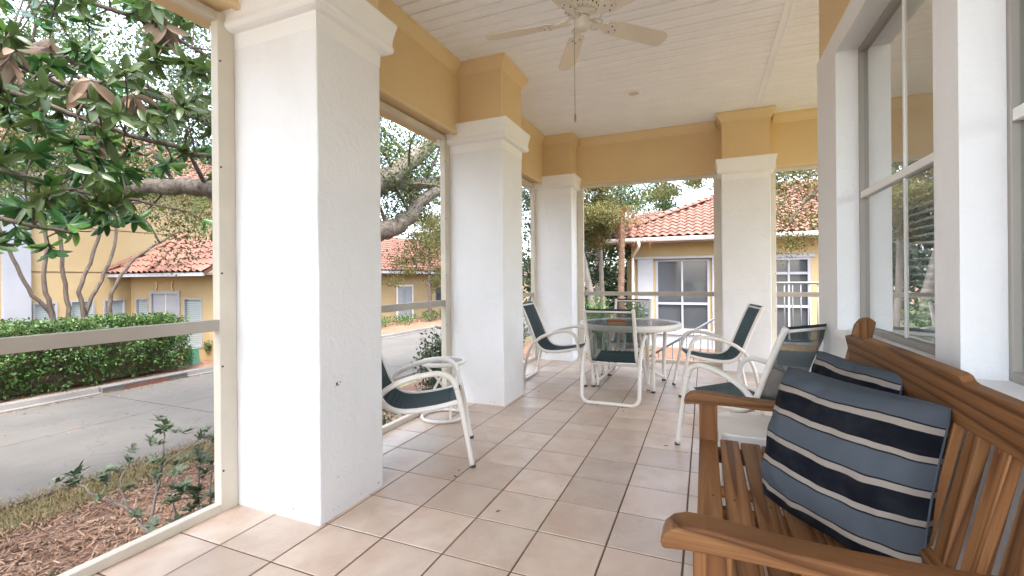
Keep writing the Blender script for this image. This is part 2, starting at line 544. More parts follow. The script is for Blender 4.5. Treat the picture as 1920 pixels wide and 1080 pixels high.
M['grass_dry'] = leaf_mat('grass_dry', [(0.0864, 0.0612, 0.02448), (0.126, 0.09, 0.03744), (0.1512, 0.1152, 0.054)], 0.2, 0.7)
M['chips'] = leaf_mat('chips', [(0.065, 0.034, 0.02), (0.12, 0.062, 0.036), (0.165, 0.098, 0.062), (0.20, 0.145, 0.10)], 0.0, 0.85)

def bark(name, a, b, scale=14, stretch=(1, 1, 0.25), bump=0.9):
    t = NT(name)
    v = t.coords('World', stretch)
    n1 = t.noise(v, scale, 7, 0.7, 0.3)
    t.base(t.ramp(n1, [(0.32, a), (0.66, b)])); t.rough(0.9)
    t.bump(n1, bump, 0.03)
    return t.m
M['oak_bark'] = bark('oak_bark', (0.04, 0.032, 0.025), (0.19, 0.155, 0.122), 13, (1, 1, 1))
M['thin_bark'] = bark('thin_bark', (0.045, 0.032, 0.023), (0.12, 0.09, 0.068), 16)
M['pale_bark'] = bark('pale_bark', (0.09, 0.077, 0.064), (0.22, 0.195, 0.165), 9)
M['red_bark'] = bark('red_bark', (0.08, 0.048, 0.03), (0.19, 0.12, 0.075), 7, (1, 1, 2))
M['yellow_wall'] = stucco('yellow_wall', (0.37, 0.275, 0.142), (0.31, 0.228, 0.112), bump=0.25, bscale=20, big=0.5)
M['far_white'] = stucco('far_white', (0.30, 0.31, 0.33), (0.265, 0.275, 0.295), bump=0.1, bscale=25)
M['gutter'] = paint('gutter', (0.66, 0.64, 0.60), 0.35)
t = NT('roof_tile')
oi = t.n.new('ShaderNodeObjectInfo')
g = t.n.new('ShaderNodeNewGeometry')
fr = t.math('FRACT', t.math('ADD', oi.outputs['Random'], g.outputs['Random Per Island']))
c1 = t.ramp(fr, [(0.0, (0.128, 0.050, 0.031)), (0.4, (0.145, 0.061, 0.040)), (0.75, (0.155, 0.070, 0.048)), (1.0, (0.133, 0.053, 0.033))])
n1 = t.noise(t.coords('World'), 5, 5, 0.65)
t.base(t.mix(t.ramp(n1, [(0.5, 0.0), (0.75, 0.4)]), c1, (0.13, 0.078, 0.058))); t.rough(0.8)
M['roof_tile'] = t.m
M['roof_deck'] = paint('roof_deck', (0.11, 0.042, 0.025), 0.9)
t = NT('blind_window')     # a drawn blind behind glass: fine slat lines too small to build
v = t.coords('World')
wv = t.n.new('ShaderNodeTexWave'); wv.bands_direction = 'Z'; wv.inputs['Scale'].default_value = 9.0
t.l.new(v, wv.inputs['Vector'])
t.base(t.ramp(wv.outputs['Fac'], [(0.0, (0.20, 0.235, 0.235)), (0.6, (0.33, 0.37, 0.365))])); t.rough(0.7)
M['blind_window'] = t.m
M['room_dark'] = paint('room_dark', (0.25, 0.22, 0.19), 0.9)
M['room_wall'] = paint('room_wall', (0.62, 0.59, 0.55), 0.9)
M['utility_green'] = paint('utility_green', (0.08, 0.21, 0.13), 0.5)
M['iron_red'] = paint('iron_red', (0.14, 0.05, 0.035), 0.7, 0.2)
M['red_box'] = paint('red_box', (0.62, 0.07, 0.02), 0.4)
M['yellow_box'] = paint('yellow_box', (0.75, 0.42, 0.04), 0.4)
M['soil'] = ground_mat('soil', [(0.3, (0.06, 0.04, 0.028)), (0.7, (0.15, 0.10, 0.07))], 6, 0.8, 20)

# ================================================================== SETTING
GZ = -1.2      # street level; the porch floor is z = 0
def wall_sheet(mb, axis, pos, depth, u0, u1, z0, z1, holes):
    """a wall lying in axis = pos ('x' or 'y'), thickness towards +depth, with rectangular holes (ua, ub, za, zb) and their reveals"""
    us = sorted(set([u0, u1] + [h[0] for h in holes] + [h[1] for h in holes]))
    zs = sorted(set([z0, z1] + [h[2] for h in holes] + [h[3] for h in holes]))
    def P(u, z, w): return (pos + w, u, z) if axis == 'x' else (u, pos + w, z)
    def hole(u, z): return any(h[0] < u < h[1] and h[2] < z < h[3] for h in holes)
    for i in range(len(us) - 1):
        for j in range(len(zs) - 1):
            if hole((us[i] + us[i + 1]) / 2, (zs[j] + zs[j + 1]) / 2): continue
            for w in (0, depth):
                mb.quad(P(us[i], zs[j], w), P(us[i + 1], zs[j], w), P(us[i + 1], zs[j + 1], w), P(us[i], zs[j + 1], w))
    for (a, b, c, d) in [(u0, u1, z0, z1)] + list(holes):
        mb.quad(P(a, c, 0), P(a, c, depth), P(b, c, depth), P(b, c, 0))
        mb.quad(P(a, d, 0), P(a, d, depth), P(b, d, depth), P(b, d, 0))
        mb.quad(P(a, c, 0), P(a, c, depth), P(a, d, depth), P(a, d, 0))
        mb.quad(P(b, c, 0), P(b, c, depth), P(b, d, depth), P(b, d, 0))
    return mb

# ---- ground, road, kerb
o = MB().quad((-300, -300, GZ - 0.03), (300, -300, GZ - 0.03), (300, 400, GZ - 0.03), (-300, 400, GZ - 0.03)).build('ground', M['lawn']); tag(o, kind='structure')
o = MB().quad((-6.35, -8, GZ - 0.006), (-2.4, -8, GZ - 0.006), (-2.4, 14, GZ - 0.006), (-6.35, 14, GZ - 0.006)).build('mulch_bed', M['mulch']); tag(o, kind='structure')
o = MB().quad((-6.4, 7.2, GZ - 0.010), (9, 7.2, GZ - 0.010), (9, 17.1, GZ - 0.010), (-6.4, 17.1, GZ - 0.010)).build('garden_bed', M['bed']); tag(o, kind='structure')
o = MB().quad((-40, -60, GZ + 0.105), (-12.4, -60, GZ + 0.105), (-12.4, 120, GZ + 0.105), (-40, 120, GZ + 0.105)).build('planting_bed', M['bed']); tag(o, kind='structure')
road = tag(MB().box(-12.30, -7.0, -60, 120, GZ - 0.2, GZ - 0.022).build('road', M['grout']), kind='structure')
slab = MB().box(-2.63, -0.006, -2.44, 2.44, -0.1, 0.0).mesh('slab', M['road'])
slab2 = MB().box(0.006, 2.63, -2.44, 2.44, -0.1, 0.0).mesh('slab', M['road'])
for k in range(-2, 9):
    for me in (slab, slab2):
        s_ = from_mesh('slab', me, road, (-9.65, 3.2 + 4.9 * k, GZ))
kerb = tag(MB().box(-12.46, -12.31, -60, 120, GZ - 0.3, GZ - 0.03).build('kerb', M['concrete']), kind='structure')
kp = [(-0.16, -0.02), (0.16, -0.02), (0.155, 0.02), (0.06, 0.035), (0.02, 0.12), (-0.01, 0.135), (-0.16, 0.135)]
kpiece = MB().prism(kp, 'y', -0.895, 0.895).mesh('kerb_stone', M['concrete'])
for k in range(-5, 22):
    y = 1.2 + 1.8 * k
    if abs(y - 6.6) < 0.8: continue
    from_mesh('kerb_stone', kpiece, kerb, (-12.31, y, GZ))
# storm inlet in the kerb
inl = empty('storm_drain', (-12.31, 6.6, GZ), 0, 'dark rusty storm drain slot set in the far kerb', 'drain')
MB().box(-12.47, -12.16, 5.71, 7.49, GZ + 0.09, GZ + 0.137).build('hood', M['concrete'], inl, bevel=0.01)
MB().box(-12.47, -12.36, 5.71, 7.49, GZ - 0.05, GZ + 0.09).build('throat', M['dark_recess'], inl)
MB().box(-12.20, -12.165, 6.15, 7.05, GZ + 0.0, GZ + 0.094).build('grate_face', M['iron_red'], inl)
for y in (5.93, 7.27): MB().box(-12.35, -12.17, y - 0.215, y + 0.215, GZ - 0.02, GZ + 0.09).build('jamb', M['concrete'], inl)

# ---- porch floor
OX, OY, TS = -0.0948, 2.1055, 0.335
floor = tag(MB().box(-2.44, 3.2, -2.6, 7.02, -0.22, -0.0035).build('porch_floor', M['grout']), kind='structure')
tag(MB().box(-2.40, 3.15, -2.6, 6.98, GZ - 0.2, -0.22).build('porch_foundation', M['white_stucco']), kind='structure')
g_ = 0.0042
a_, b_ = TS / 2 - g_, TS / 2 - g_ - 0.0022
tv = [(-a_, -a_, -0.004), (a_, -a_, -0.004), (a_, a_, -0.004), (-a_, a_, -0.004), (-a_, -a_, -0.0018), (a_, -a_, -0.0018), (a_, a_, -0.0018), (-a_, a_, -0.0018), (-b_, -b_, 0), (b_, -b_, 0), (b_, b_, 0), (-b_, b_, 0)]
tf = [(8, 9, 10, 11)] + [(i + k, i + (k + 1) % 4, i + 4 + (k + 1) % 4, i + 4 + k) for i in (0, 4) for k in range(4)]
tile_me = MB().add(tv, tf).mesh('tile', M['tile'])
cols = [(-1.79, 1.74, 2.22), (-1.79, 4.05, 4.56), (-1.79, 6.63, 7.2)]
for j in range(-7, 15):
    for i in range(-7, 8):
        cx, cy = OX + (i + 0.5) * TS, OY + (j + 0.5) * TS
        if cy > 6.97 or (cx > 0.80 and cy < 3.45): continue
        if any(cx + a_ < c[0] and cy - a_ > c[1] and cy + a_ < c[2] for c in cols): continue
        if i > 5 and cy < 3.6: continue
        from_mesh('tile', tile_me, floor, (cx, cy, random.uniform(-0.0006, 0.0006)), (0, 0, random.choice((0, 1, 2, 3)) * math.pi / 2))

# unseen pale terrace slab, added behind the camera to bounce light into the porch
tag(MB().box(-7.0, 6.0, -9.0, -2.605, -0.22, -0.006).build('bounce_slab', M['bounce_slab']), kind='structure')
# ---- columns
CAP = [(0.0, 2.515), (0.003, 2.585), (0.006, 2.598), (0.030, 2.600), (0.046, 2.605), (0.056, 2.614), (0.060, 2.626), (0.059, 2.640), (0.054, 2.652), (0.053, 2.662), (0.056, 2.695), (0.066, 2.745), (0.074, 2.772), (0.074, 2.788), (-0.004, 2.792)]
CRN = [(0.001, 3.275), (0.014, 3.285), (0.022, 3.31), (0.045, 3.345), (0.06, 3.362), (0.064, 3.372), (0.064, 3.399)]
def column(x0, x1, y0, y1, label):
    c = empty('porch_column', ((x0 + x1) / 2, (y0 + y1) / 2, 0), 0, label, 'column', 'square columns of the porch')
    mb = MB(); nz = 14
    vs_, fs_ = [], []
    for k in range(nz + 1):
        z = 2.516 * k / nz
        j = lambda: random.uniform(-0.0022, 0.0022)
        vs_ += [(x0 + j(), y0 + j(), z), (x1 + j(), y0 + j(), z), (x1 + j(), y1 + j(), z), (x0 + j(), y1 + j(), z)]
    for k in range(nz):
        for q in range(4):
            fs_.append((k * 4 + q, k * 4 + (q + 1) % 4, k * 4 + 4 + (q + 1) % 4, k * 4 + 4 + q))
    mb.add(vs_, fs_)
    mb.build('shaft', M['white_stucco'], c, bevel=0.008)
    MB().ring_loft(x0, x1, y0, y1, CAP).build('capital', M['white_trim'], c, bevel=0.0015)
    MB().box(x0 + 0.002, x1 - 0.002, y0 + 0.002, y1 - 0.002, 2.79, 3.399).build('upper_block', M['tan_stucco'], c, bevel=0.006)
    MB().ring_loft(x0 + 0.002, x1 - 0.002, y0 + 0.002, y1 - 0.002, CRN).build('crown_molding', M['tan_trim'], c)
    return c
def grime(col, x1, y0, y1, n, seed):
    rr = random.Random(seed)
    for _ in range(n):
        s_ = rr.uniform(0.003, 0.011); zz = 0.012 + abs(rr.gauss(0, 0.10)); 
        pts_ = [(s_ * rr.uniform(0.4, 1.4) * math.cos(6.283 * k / 7), s_ * rr.uniform(0.3, 0.9) * math.sin(6.283 * k / 7)) for k in range(7)]
        if rr.random() < 0.6:
            yy = rr.uniform(y0 + 0.02, y1 - 0.02); vs_ = [(x1 + 0.0035, yy + p_[0], zz + p_[1]) for p_ in pts_]
        else:
            xx = rr.uniform(x1 - 0.5, x1 - 0.02); vs_ = [(xx + p_[0], y0 - 0.0035, zz + p_[1]) for p_ in pts_]
        MB().add(vs_, [tuple(range(7))]).build('scuff_mark', M['grime'], col)
M['grime'] = paint('grime', (0.45, 0.41, 0.36), 0.9)
column(-2.45, -1.79, -0.575, -0.085, 'square white stucco column just behind the camera')
first_col = column(-2.45, -1.79, 1.735, 2.225, 'large square white stucco column nearest the camera')
for (yy, zz, s_) in ((1.849, 0.692, 0.010), (1.862, 0.684, 0.006), (1.876, 0.698, 0.005), (1.842, 0.680, 0.004), (1.858, 0.701, 0.004)):
    pts_ = [(s_ * random.uniform(0.35, 1.2) * math.cos(6.283 * k / 9), s_ * random.uniform(0.3, 1.1) * math.sin(6.283 * k / 9)) for k in range(9)]
    MB().add([(-1.7860, yy + p_[0], zz + p_[1]) for p_ in pts_], [tuple(range(9))]).build('scuff_mark', M['screw'], first_col)
grime(first_col, -1.79, 1.735, 2.225, 12, 3)
second_col = column(-2.45, -1.80, 4.045, 4.565, 'square white stucco column behind the small round side table')
grime(second_col, -1.80, 4.045, 4.565, 8, 4)
column(-2.45, -1.825, 6.625, 7.15, 'square white corner column at the far left of the porch')
column(0.22, 0.785, 6.65, 7.20, 'square white column at the back, behind the chair right of the table')

# ---- beams
bl = empty('porch_beam', (-2.45, 3, 2.7), 0, 'long tan stucco beam over the left screened openings', 'beam')
MB().box(-2.66, -2.27, -1.5, 7.32, 2.705, 3.398).build('beam_body', M['tan_stucco'], bl, bevel=0.006)
def crown_x(xf, y0, y1, sgn, par):   # along Y, projecting in sgn*X
    pr = [(xf + sgn * (off - 0.004), z) for off, z in CRN] + [(xf - sgn * 0.004, 3.399), (xf - sgn * 0.004, 3.275)]
    MB().prism(pr, 'y', y0, y1).build('crown_molding', M['tan_trim'], par, fix=True)
for y0, y1 in ((-1.45, -0.645), (-0.015, 1.67), (2.295, 3.98), (4.635, 6.56)): crown_x(-2.27, y0, y1, 1, bl)
for y0, y1 in ((-1.45, -0.576), (-0.084, 1.736), (2.224, 4.046), (4.564, 6.626)):
    MB().box(-2.30, -2.262, y0, y1, 2.683, 2.715).build('bottom_trim', M['tan_trim'], bl, bevel=0.006)
bb = empty('porch_beam', (0, 7.1, 2.7), 0, 'tan stucco beam across the back openings of the porch', 'beam')
MB().box(-2.264, 3.1, 6.96, 7.325, 2.706, 3.397).build('beam_body', M['tan_stucco'], bb, bevel=0.006)
def crown_y(yf, x0, x1, sgn, par):
    pr = [(yf + sgn * (off - 0.004), z) for off, z in CRN] + [(yf - sgn * 0.004, 3.399), (yf - sgn * 0.004, 3.275)]
    MB().prism(pr, 'x', x0, x1).build('crown_molding', M['tan_trim'], par, fix=True)
crown_y(6.96, -1.755, 0.15, -1, bb); crown_y(6.96, 0.855, 3.05, -1, bb)
for x0, x1 in ((-1.826, 0.221), (0.784, 3.05)):
    MB().box(x0, x1, 6.952, 6.99, 2.684, 2.716).build('bottom_trim', M['tan_trim'], bb, bevel=0.006)

# ---- ceiling of narrow vinyl planks
ceil = tag(MB().box(-2.62, 3.2, -1.5, 7.3, 3.412, 3.44).build('ceiling', M['groove']), kind='structure')
tag(MB().box(-3.1, 5.2, -2.2, 7.75, 3.45, 3.62).build('porch_roof', M['far_white']), kind='structure')
PW = 0.1335
def plank_mesh(x0, x1):
    h = PW / 2
    pr = [(-h + 0.002, 3.412), (-h + 0.002, 3.406), (-h + 0.009, 3.400), (-0.006, 3.400), (-0.002, 3.4035), (0.002, 3.4035), (0.006, 3.400), (h - 0.015, 3.400), (h - 0.009, 3.406), (h - 0.009, 3.412)]
    return MB().prism(pr, 'x', x0, x1).mesh('plank', M['vinyl'])
pl_a, pl_b, pl_c = plank_mesh(-2.26, 0.612), plank_mesh(0.668, 0.76), plank_mesh(0.668, 3.1)
k = 0
y = 6.93
while y > -1.4:
    for me in (pl_a, pl_c if y > 3.56 else pl_b):
        from_mesh('plank', me, ceil, (0, y, random.uniform(-0.0008, 0.0006)))
    y -= PW
st = MB().box(0.605, 0.675, -1.4, 6.95, 3.3985, 3.411)
st.box(0.603, 0.618, -1.4, 6.95, 3.391, 3.3985).box(0.662, 0.677, -1.4, 6.95, 3.391, 3.3985)
st.build('joint_strip', M['vinyl'], ceil)
cj = MB().box(-2.205, -2.198, 2.3, 3.98, 3.394, 3.3995); 

# ---- screen frames
def screen_bay(axis, pos, a, b, label, inner, screws=True, rail=True):
    """frame of square members in the plane axis = pos spanning a..b; inner = direction towards the porch"""
    c = (pos, (a + b) / 2, 0) if axis == 'x' else ((a + b) / 2, pos, 0)
    e_ = empty('screen_frame', c, 0, label, 'screen frame', 'painted frames of the screened openings')
    def bar(name, u0, u1, z0, z1, t0=-0.028, t1=0.028, bev=0.003, mat='frame_paint'):
        mb = MB()
        if axis == 'x': mb.box(pos + t0, pos + t1, u0, u1, z0, z1)
        else: mb.box(u0, u1, pos + t0, pos + t1, z0, z1)
        return mb.build(name, M[mat], e_, bevel=bev)
    for u0, u1 in ((a, a + 0.095), (b - 0.095, b)):
        p_ = bar('post', u0, u1, 0.0, 2.682)
        if screws:
            for z in (0.22, 0.78, 1.28, 1.85, 2.42):
                mb = MB()
                uu = (u1 - 0.012) if u0 == a else (u0 + 0.012)
                w = 0.0285 * inner
                q = []
                if axis == 'x': mb.tube([(pos + w - 0.004 * inner, uu, z), (pos + w + 0.003 * inner, uu, z)], 0.0055, 8)
                else: mb.tube([(uu, pos + w - 0.004 * inner, z), (uu, pos + w + 0.003 * inner, z)], 0.0055, 8)
                mb.build('screw', M['screw'], p_)
    bar('head', a + 0.095, b - 0.095, 2.635, 2.682, -0.024, 0.024)
    bar('sill', a + 0.095, b - 0.095, 0.0, 0.046, -0.024, 0.024)
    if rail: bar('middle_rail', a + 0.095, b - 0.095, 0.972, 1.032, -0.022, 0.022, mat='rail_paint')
    return e_
screen_bay('x', -2.415, -0.083, 1.733, 'beige screen frame with wide opening beside the nearest column, facing the magnolia', 1)
screen_bay('x', -2.415, 2.227, 4.043, 'beige screen frame behind the chair and small round table at left', 1)
screen_bay('x', -2.415, 4.567, 6.623, 'beige screen frame in the narrow sliver left of the far corner column', 1)
screen_bay('y', 6.985, -1.823, 0.218, 'beige screen frame in the back opening behind the dining table', -1)
screen_bay('y', 6.985, 0.787, 2.6, 'beige screen frame in the narrow back opening beside the house wall', -1)

# ---- house wall with two windows on the right
WX, WC = 0.70, 3.59      # wall face and its far corner
hw = empty('house_wall', (0.9, 1.0, 0), 0, 'white and tan house wall with recessed windows behind the bench', 'wall')
holes = [(1.93, 3.13, 0.93, 2.515), (0.57, 1.768, 0.93, 2.515), (-0.80, 0.39, 0.93, 2.515)]
wall_sheet(MB(), 'x', WX, 0.16, -2.6, WC, 0.0, 2.645, holes).build('wall_face', M['white_stucco'], hw, fix=False)
MB().box(WX + 0.012, WX + 0.15, -2.59, WC - 0.012, 2.645, 3.399).build('upper_wall', M['tan_stucco'], hw)
MB().box(WX + 0.16, 3.1, WC - 0.15, WC - 0.004, 0.0, 3.398).build('return_wall', M['tan_stucco'], hw)
def window(y0, y1, z0, z1):
    w = empty('window', (0, 0, 0)); w.parent = hw; w.location = (-hw.location[0], -hw.location[1], 0)
    X0, X1 = WX + 0.105, WX + 0.15
    mb = MB()
    for a, b, c, d in ((y0, y0 + 0.018, z0, z1), (y1 - 0.018, y1, z0, z1)): mb.box(X0, X1, a, b, c, d)
    mb.box(X0, X1, y0 + 0.018, y1 - 0.018, z0, z0 + 0.03); mb.box(X0, X1, y0 + 0.018, y1 - 0.018, z1 - 0.025, z1)
    mb.build('frame', M['dark_frame'], w, bevel=0.004)
    zm = 1.69
    MB().box(X0 + 0.004, X1 + 0.004, y0 + 0.019, y1 - 0.019, zm - 0.018, zm + 0.018).build('meeting_rail', M['white_trim'], w, bevel=0.003)
    ym = (y0 + y1) / 2 + 0.02
    MB().box(X0 + 0.016, X0 + 0.0212, ym - 0.007, ym + 0.007, z0 + 0.03, z1 - 0.025).build('muntin', M['white_trim'], w)
    for za, zb in ((z0 + 0.028, zm - 0.017), (zm + 0.017, z1 - 0.023)):
        xg = X0 + 0.022
        MB().quad((xg, y0 + 0.016, za), (xg, y0 + 0.016, zb), (xg, y1 - 0.016, zb), (xg, y1 - 0.016, za)).build('pane', M['window_glass'], w)
    MB().box(WX - 0.02, X0 - 0.001, y0 + 0.001, y1 - 0.001, z0 - 0.03, z0 - 0.002).build('sill', M['white_trim'], w, bevel=0.005)
for h in holes: window(*h)
# the room behind the glass
rm = tag(empty('house_room', (2, 1, 0)), 'dim grey room behind the recessed windows', 'room')
mb = MB()
wall_sheet(mb, 'x', 3.0, 0.1, -1.6, 3.42, 0.0, 3.3, [(-1.2, 0.6, 0.4, 2.7), (1.0, 3.0, 0.4, 2.7)])  # unseen window openings, added to let daylight in behind the blind
mb.quad((0.87, 3.42, 0), (3.0, 3.42, 0), (3.0, 3.42, 3.3), (0.87, 3.42, 3.3))
mb.quad((0.87, -1.6, 0), (3.0, -1.6, 0), (3.0, -1.6, 3.3), (0.87, -1.6, 3.3))
mb.quad((0.87, -1.6, 3.3), (3.0, -1.6, 3.3), (3.0, 3.42, 3.3), (0.87, 3.42, 3.3))
mb.build('inner_walls', M['room_wall'], rm)
MB().quad((0.87, -1.6, 0.005), (3.0, -1.6, 0.005), (3.0, 3.42, 0.005), (0.87, 3.42, 0.005)).build('inner_floor', M['room_dark'], rm)
# drawn slat blind in the nearer part of the window
bd = empty('window_blind', (0.93, 2.2, 0.95), 0, 'white slat blind hanging inside the window beyond the bench', 'blind')
MB().box(0.915, 0.955, 1.95, 2.84, 1.62, 1.655).build('head_rail', M['vinyl'], bd)
slat_me = MB().prism([(-0.022, -0.004), (0.0, 0.004), (0.022, 0.0), (0.022, 0.0012), (0.0, 0.0052), (-0.022, -0.0028)], 'y', -0.44, 0.44).mesh('slat', M['vinyl'])
for k in range(18):
    s_ = from_mesh('slat', slat_me, bd, (0.005, 0.195, 0.03 + 0.036 * k), (0, R(random.uniform(-62, -48)), R(random.uniform(-0.6, 0.6))))
for yc in (2.05, 2.74): MB().tube([(0.935, yc, 0.95), (0.935, yc, 1.62)], 0.0014, 5).build('ladder_cord', M['vinyl'], bd)

# ================================================================== PORCH OBJECTS
# ---- ceiling fan
FX, FY = -0.73, 2.95
fan = empty('ceiling_fan', (FX, FY, 3.39), 0, 'off white five blade ceiling fan with a long pull chain', 'fan')
MB().lathe([(0.0, 3.398), (0.075, 3.398), (0.075, 3.375), (0.06, 3.345), (0.03, 3.33), (0.014, 3.325), (0.014, 3.20), (0.0, 3.20)][::-1], FX, FY).build('canopy', M['fan_paint'], fan, smooth=True)
MB().lathe([(0.0, 2.985), (0.09, 2.985), (0.105, 2.995), (0.118, 3.03), (0.122, 3.06), (0.122, 3.16), (0.112, 3.19), (0.07, 3.21), (0.02, 3.225), (0.0, 3.225)], FX, FY, 40).build('motor_housing', M['fan_paint'], fan, smooth=True, bevel=0.003)
for k in range(20):
    a = 2 * math.pi * k / 20
    mb = MB(); c, s = math.cos(a), math.sin(a)
    mb.tube([(FX + 0.088 * c, FY + 0.088 * s, 2.988), (FX + 0.112 * c, FY + 0.112 * s, 3.012)], 0.0055, 6)
    mb.build('vent_slot', M['dark_recess'], fan)
MB().lathe([(0.0, 2.872), (0.035, 2.872), (0.046, 2.884), (0.05, 2.90), (0.05, 2.95), (0.06, 2.962), (0.075, 2.975), (0.075, 2.986), (0.0, 2.986)], FX, FY, 32).build('switch_housing', M['fan_paint'], fan, smooth=True)
MB().lathe([(0.05, 2.948), (0.0515, 2.951), (0.0515, 2.957), (0.05, 2.96)], FX, FY, 32).build('collar_ring', M['dark_recess'], fan)
for k in range(5):
    a = R(43 + 72 * k)
    blade = MB()
    prof = []
    n = 8
    out_ = [(0.185, -0.052), (0.21, -0.058), (0.40, -0.066), (0.58, -0.069)]
    for q in range(n + 1):
        th = -math.pi / 2 + math.pi * q / n
        out_.append((0.61 + 0.055 * math.cos(th), 0.069 * math.sin(th)))
    out_ += [(0.58, 0.069), (0.40, 0.066), (0.21, 0.058), (0.185, 0.052)]
    m_ = len(out_)
    blade.add([(x, y, 0) for x, y in out_] + [(x, y, 0.007) for x, y in out_], [tuple(reversed(range(m_))), tuple(range(m_, 2 * m_))] + [(i, (i + 1) % m_, m_ + (i + 1) % m_, m_ + i) for i in range(m_)])
    ob = blade.build('blade', M['fan_blade'], fan, world=False, bevel=0.002)
    ob.location = (0, 0, 2.925 - 3.39)
    ob.rotation_euler = Euler((R(-13), R(1.0), a), 'XYZ')
    iron = MB()
    # ornate blade iron: arm, two scrolls and a plate
    iron.prism([(0.07, -0.016), (0.13, -0.012), (0.17, -0.03), (0.225, -0.045), (0.262, -0.03), (0.275, 0.0), (0.262, 0.03), (0.225, 0.045), (0.17, 0.03), (0.13, 0.012), (0.07, 0.016)], 'z', -0.007, -0.001)
    for sg in (-1, 1):
        iron.tube([(0.11 + 0.028 * math.cos(q) , sg * (0.030 + 0.016 * math.sin(q)), 0.004) for q in [2 * math.pi * i / 12 for i in range(12)]], 0.005, 6, closed=True)
    iron.tube([(0.06, 0, 0.05), (0.10, 0, 0.02), (0.16, 0, 0.0)], 0.011, 8)
    io = iron.build('blade_iron', M['fan_paint'], ob, world=False)
    for (px, py) in ((0.215, -0.025), (0.215, 0.025), (0.25, 0.0)):
        MB().lathe([(0.0, -0.0105), (0.004, -0.010), (0.006, -0.007), (0.0, -0.006)], px, py, 8).build('screw', M['dark_recess'], ob, world=False)
pc = MB().tube([(FX - 0.045, FY - 0.005, 2.90), (FX - 0.05, FY - 0.005, 2.88), (FX - 0.05, FY - 0.005, 2.33)], 0.0022, 6)
pc.build('pull_chain', M['chain'], fan)
MB().lathe([(0.0, 2.265), (0.004, 2.268), (0.0075, 2.285), (0.007, 2.31), (0.003, 2.33), (0.0, 2.335)], FX - 0.05, FY - 0.005, 12).build('chain_fob', M['chain'], fan, smooth=True)

# ---- recessed downlight
dl = empty('downlight', (-0.75, 5.48, 3.40), 0, 'small round recessed ceiling light, switched off, between the planks', 'light')
MB().lathe([(0.062, 3.3985), (0.064, 3.394), (0.085, 3.3915), (0.098, 3.394), (0.10, 3.3985)], -0.75, 5.48, 32).build('trim_ring', M['vinyl'], dl, smooth=True)
MB().lathe([(0.0, 3.3965), (0.062, 3.3965), (0.063, 3.3985), (0.0, 3.3990)], -0.75, 5.48, 32).build('lens', M['frame_paint'], dl)

# ---- wooden bench
bench = empty('wooden_bench', (0.3, 1.84, 0), 0, 'slatted cedar garden bench with curved arms against the house wall', 'bench')
BL = bench.location
def piece(name, cen, size, rot=(0, 0, 0), bev=0.004, par=bench):
    lx, ly, lz = [s / 2 for s in size]
    ob = MB().box(-lx, lx, -ly, ly, -lz, lz).build(name, M['wood'], par, world=False, bevel=bev)
    ob.location = Vector(cen) - BL; ob.rotation_euler = rot
    return ob
YN, YF = 1.145, 2.545
HALF = math.pi / 2
# seat slats (local X along world Y)
sx_ = [(-0.030, 0.420), (0.066, 0.414), (0.160, 0.409), (0.254, 0.405), (0.348, 0.402), (0.442, 0.402)]
for i, (x0, z) in enumerate(sx_):
    so = piece('seat_slat', (x0 + 0.0415, (YN + YF) / 2, z - 0.011), (YF - YN - (0.0 if i else 0.10), 0.083, 0.022), (R(random.uniform(-0.5, 0.5)), 0, HALF + R(random.uniform(-0.08, 0.08))))
    for yy in (-0.64, 0.02, 0.64):
        MB().lathe([(0.0, 0.0118), (0.0042, 0.0118), (0.0045, 0.010)], yy, 0.012 if (i + int(yy * 10)) % 2 else -0.012, 8).build('screw', M['dark_recess'], so, world=False)
piece('front_apron', (-0.012, (YN + YF) / 2, 0.36), (YF - YN - 0.1, 0.024, 0.07), (0, 0, HALF))
piece('rear_apron', (0.49, (YN + YF) / 2, 0.355), (YF - YN - 0.1, 0.024, 0.07), (0, 0, HALF))
for y in (YN + 0.06, (YN + YF) / 2, YF - 0.06):
    piece('seat_rail', (0.235, y, 0.355), (0.48, 0.035, 0.07))
for y in (YN + 0.03, YF - 0.03):
    piece('front_leg', (0.012, y, 0.30), (0.60, 0.042, 0.085), (0, -HALF, 0))       # local X upright
    # back leg: raked above the seat
    pf = [(0.0, -0.045), (0.42, -0.045), (1.015, 0.082), (1.045, 0.105), (1.05, 0.135), (1.03, 0.158), (0.40, 0.030), (0.0, 0.030)]
    ob = MB().prism([(p_, q_) for p_, q_ in pf], 'z', -0.021, 0.021).build('back_leg', M['wood'], bench, world=False, bevel=0.006, fix=True)
    # local X up, local Y -> world X
    ob.matrix_local = Matrix.Translation(Vector((0.545, y, 0)) - BL) @ Matrix(((0, 1, 0, 0), (0, 0, 1, 0), (1, 0, 0, 0), (0, 0, 0, 1)))
    arm = [(-0.098, 0.592), (-0.102, 0.606), (-0.095, 0.626), (-0.075, 0.645), (-0.045, 0.655), (0.0, 0.656), (0.06, 0.650), (0.16, 0.640), (0.30, 0.634), (0.45, 0.634), (0.585, 0.638), (0.575, 0.600), (0.40, 0.594), (0.25, 0.594), (0.12, 0.600), (0.03, 0.600), (-0.05, 0.598)]
    ob = MB().prism([(a, b - 0.62) for a, b in arm], 'y', -0.041, 0.041).build('arm', M['wood'], bench, world=False, bevel=0.007, fix=True, segs=3)
    ob.location = Vector((0, y, 0.62)) - BL
    piece('side_stretcher', (0.26, y, 0.16), (0.46, 0.03, 0.05))
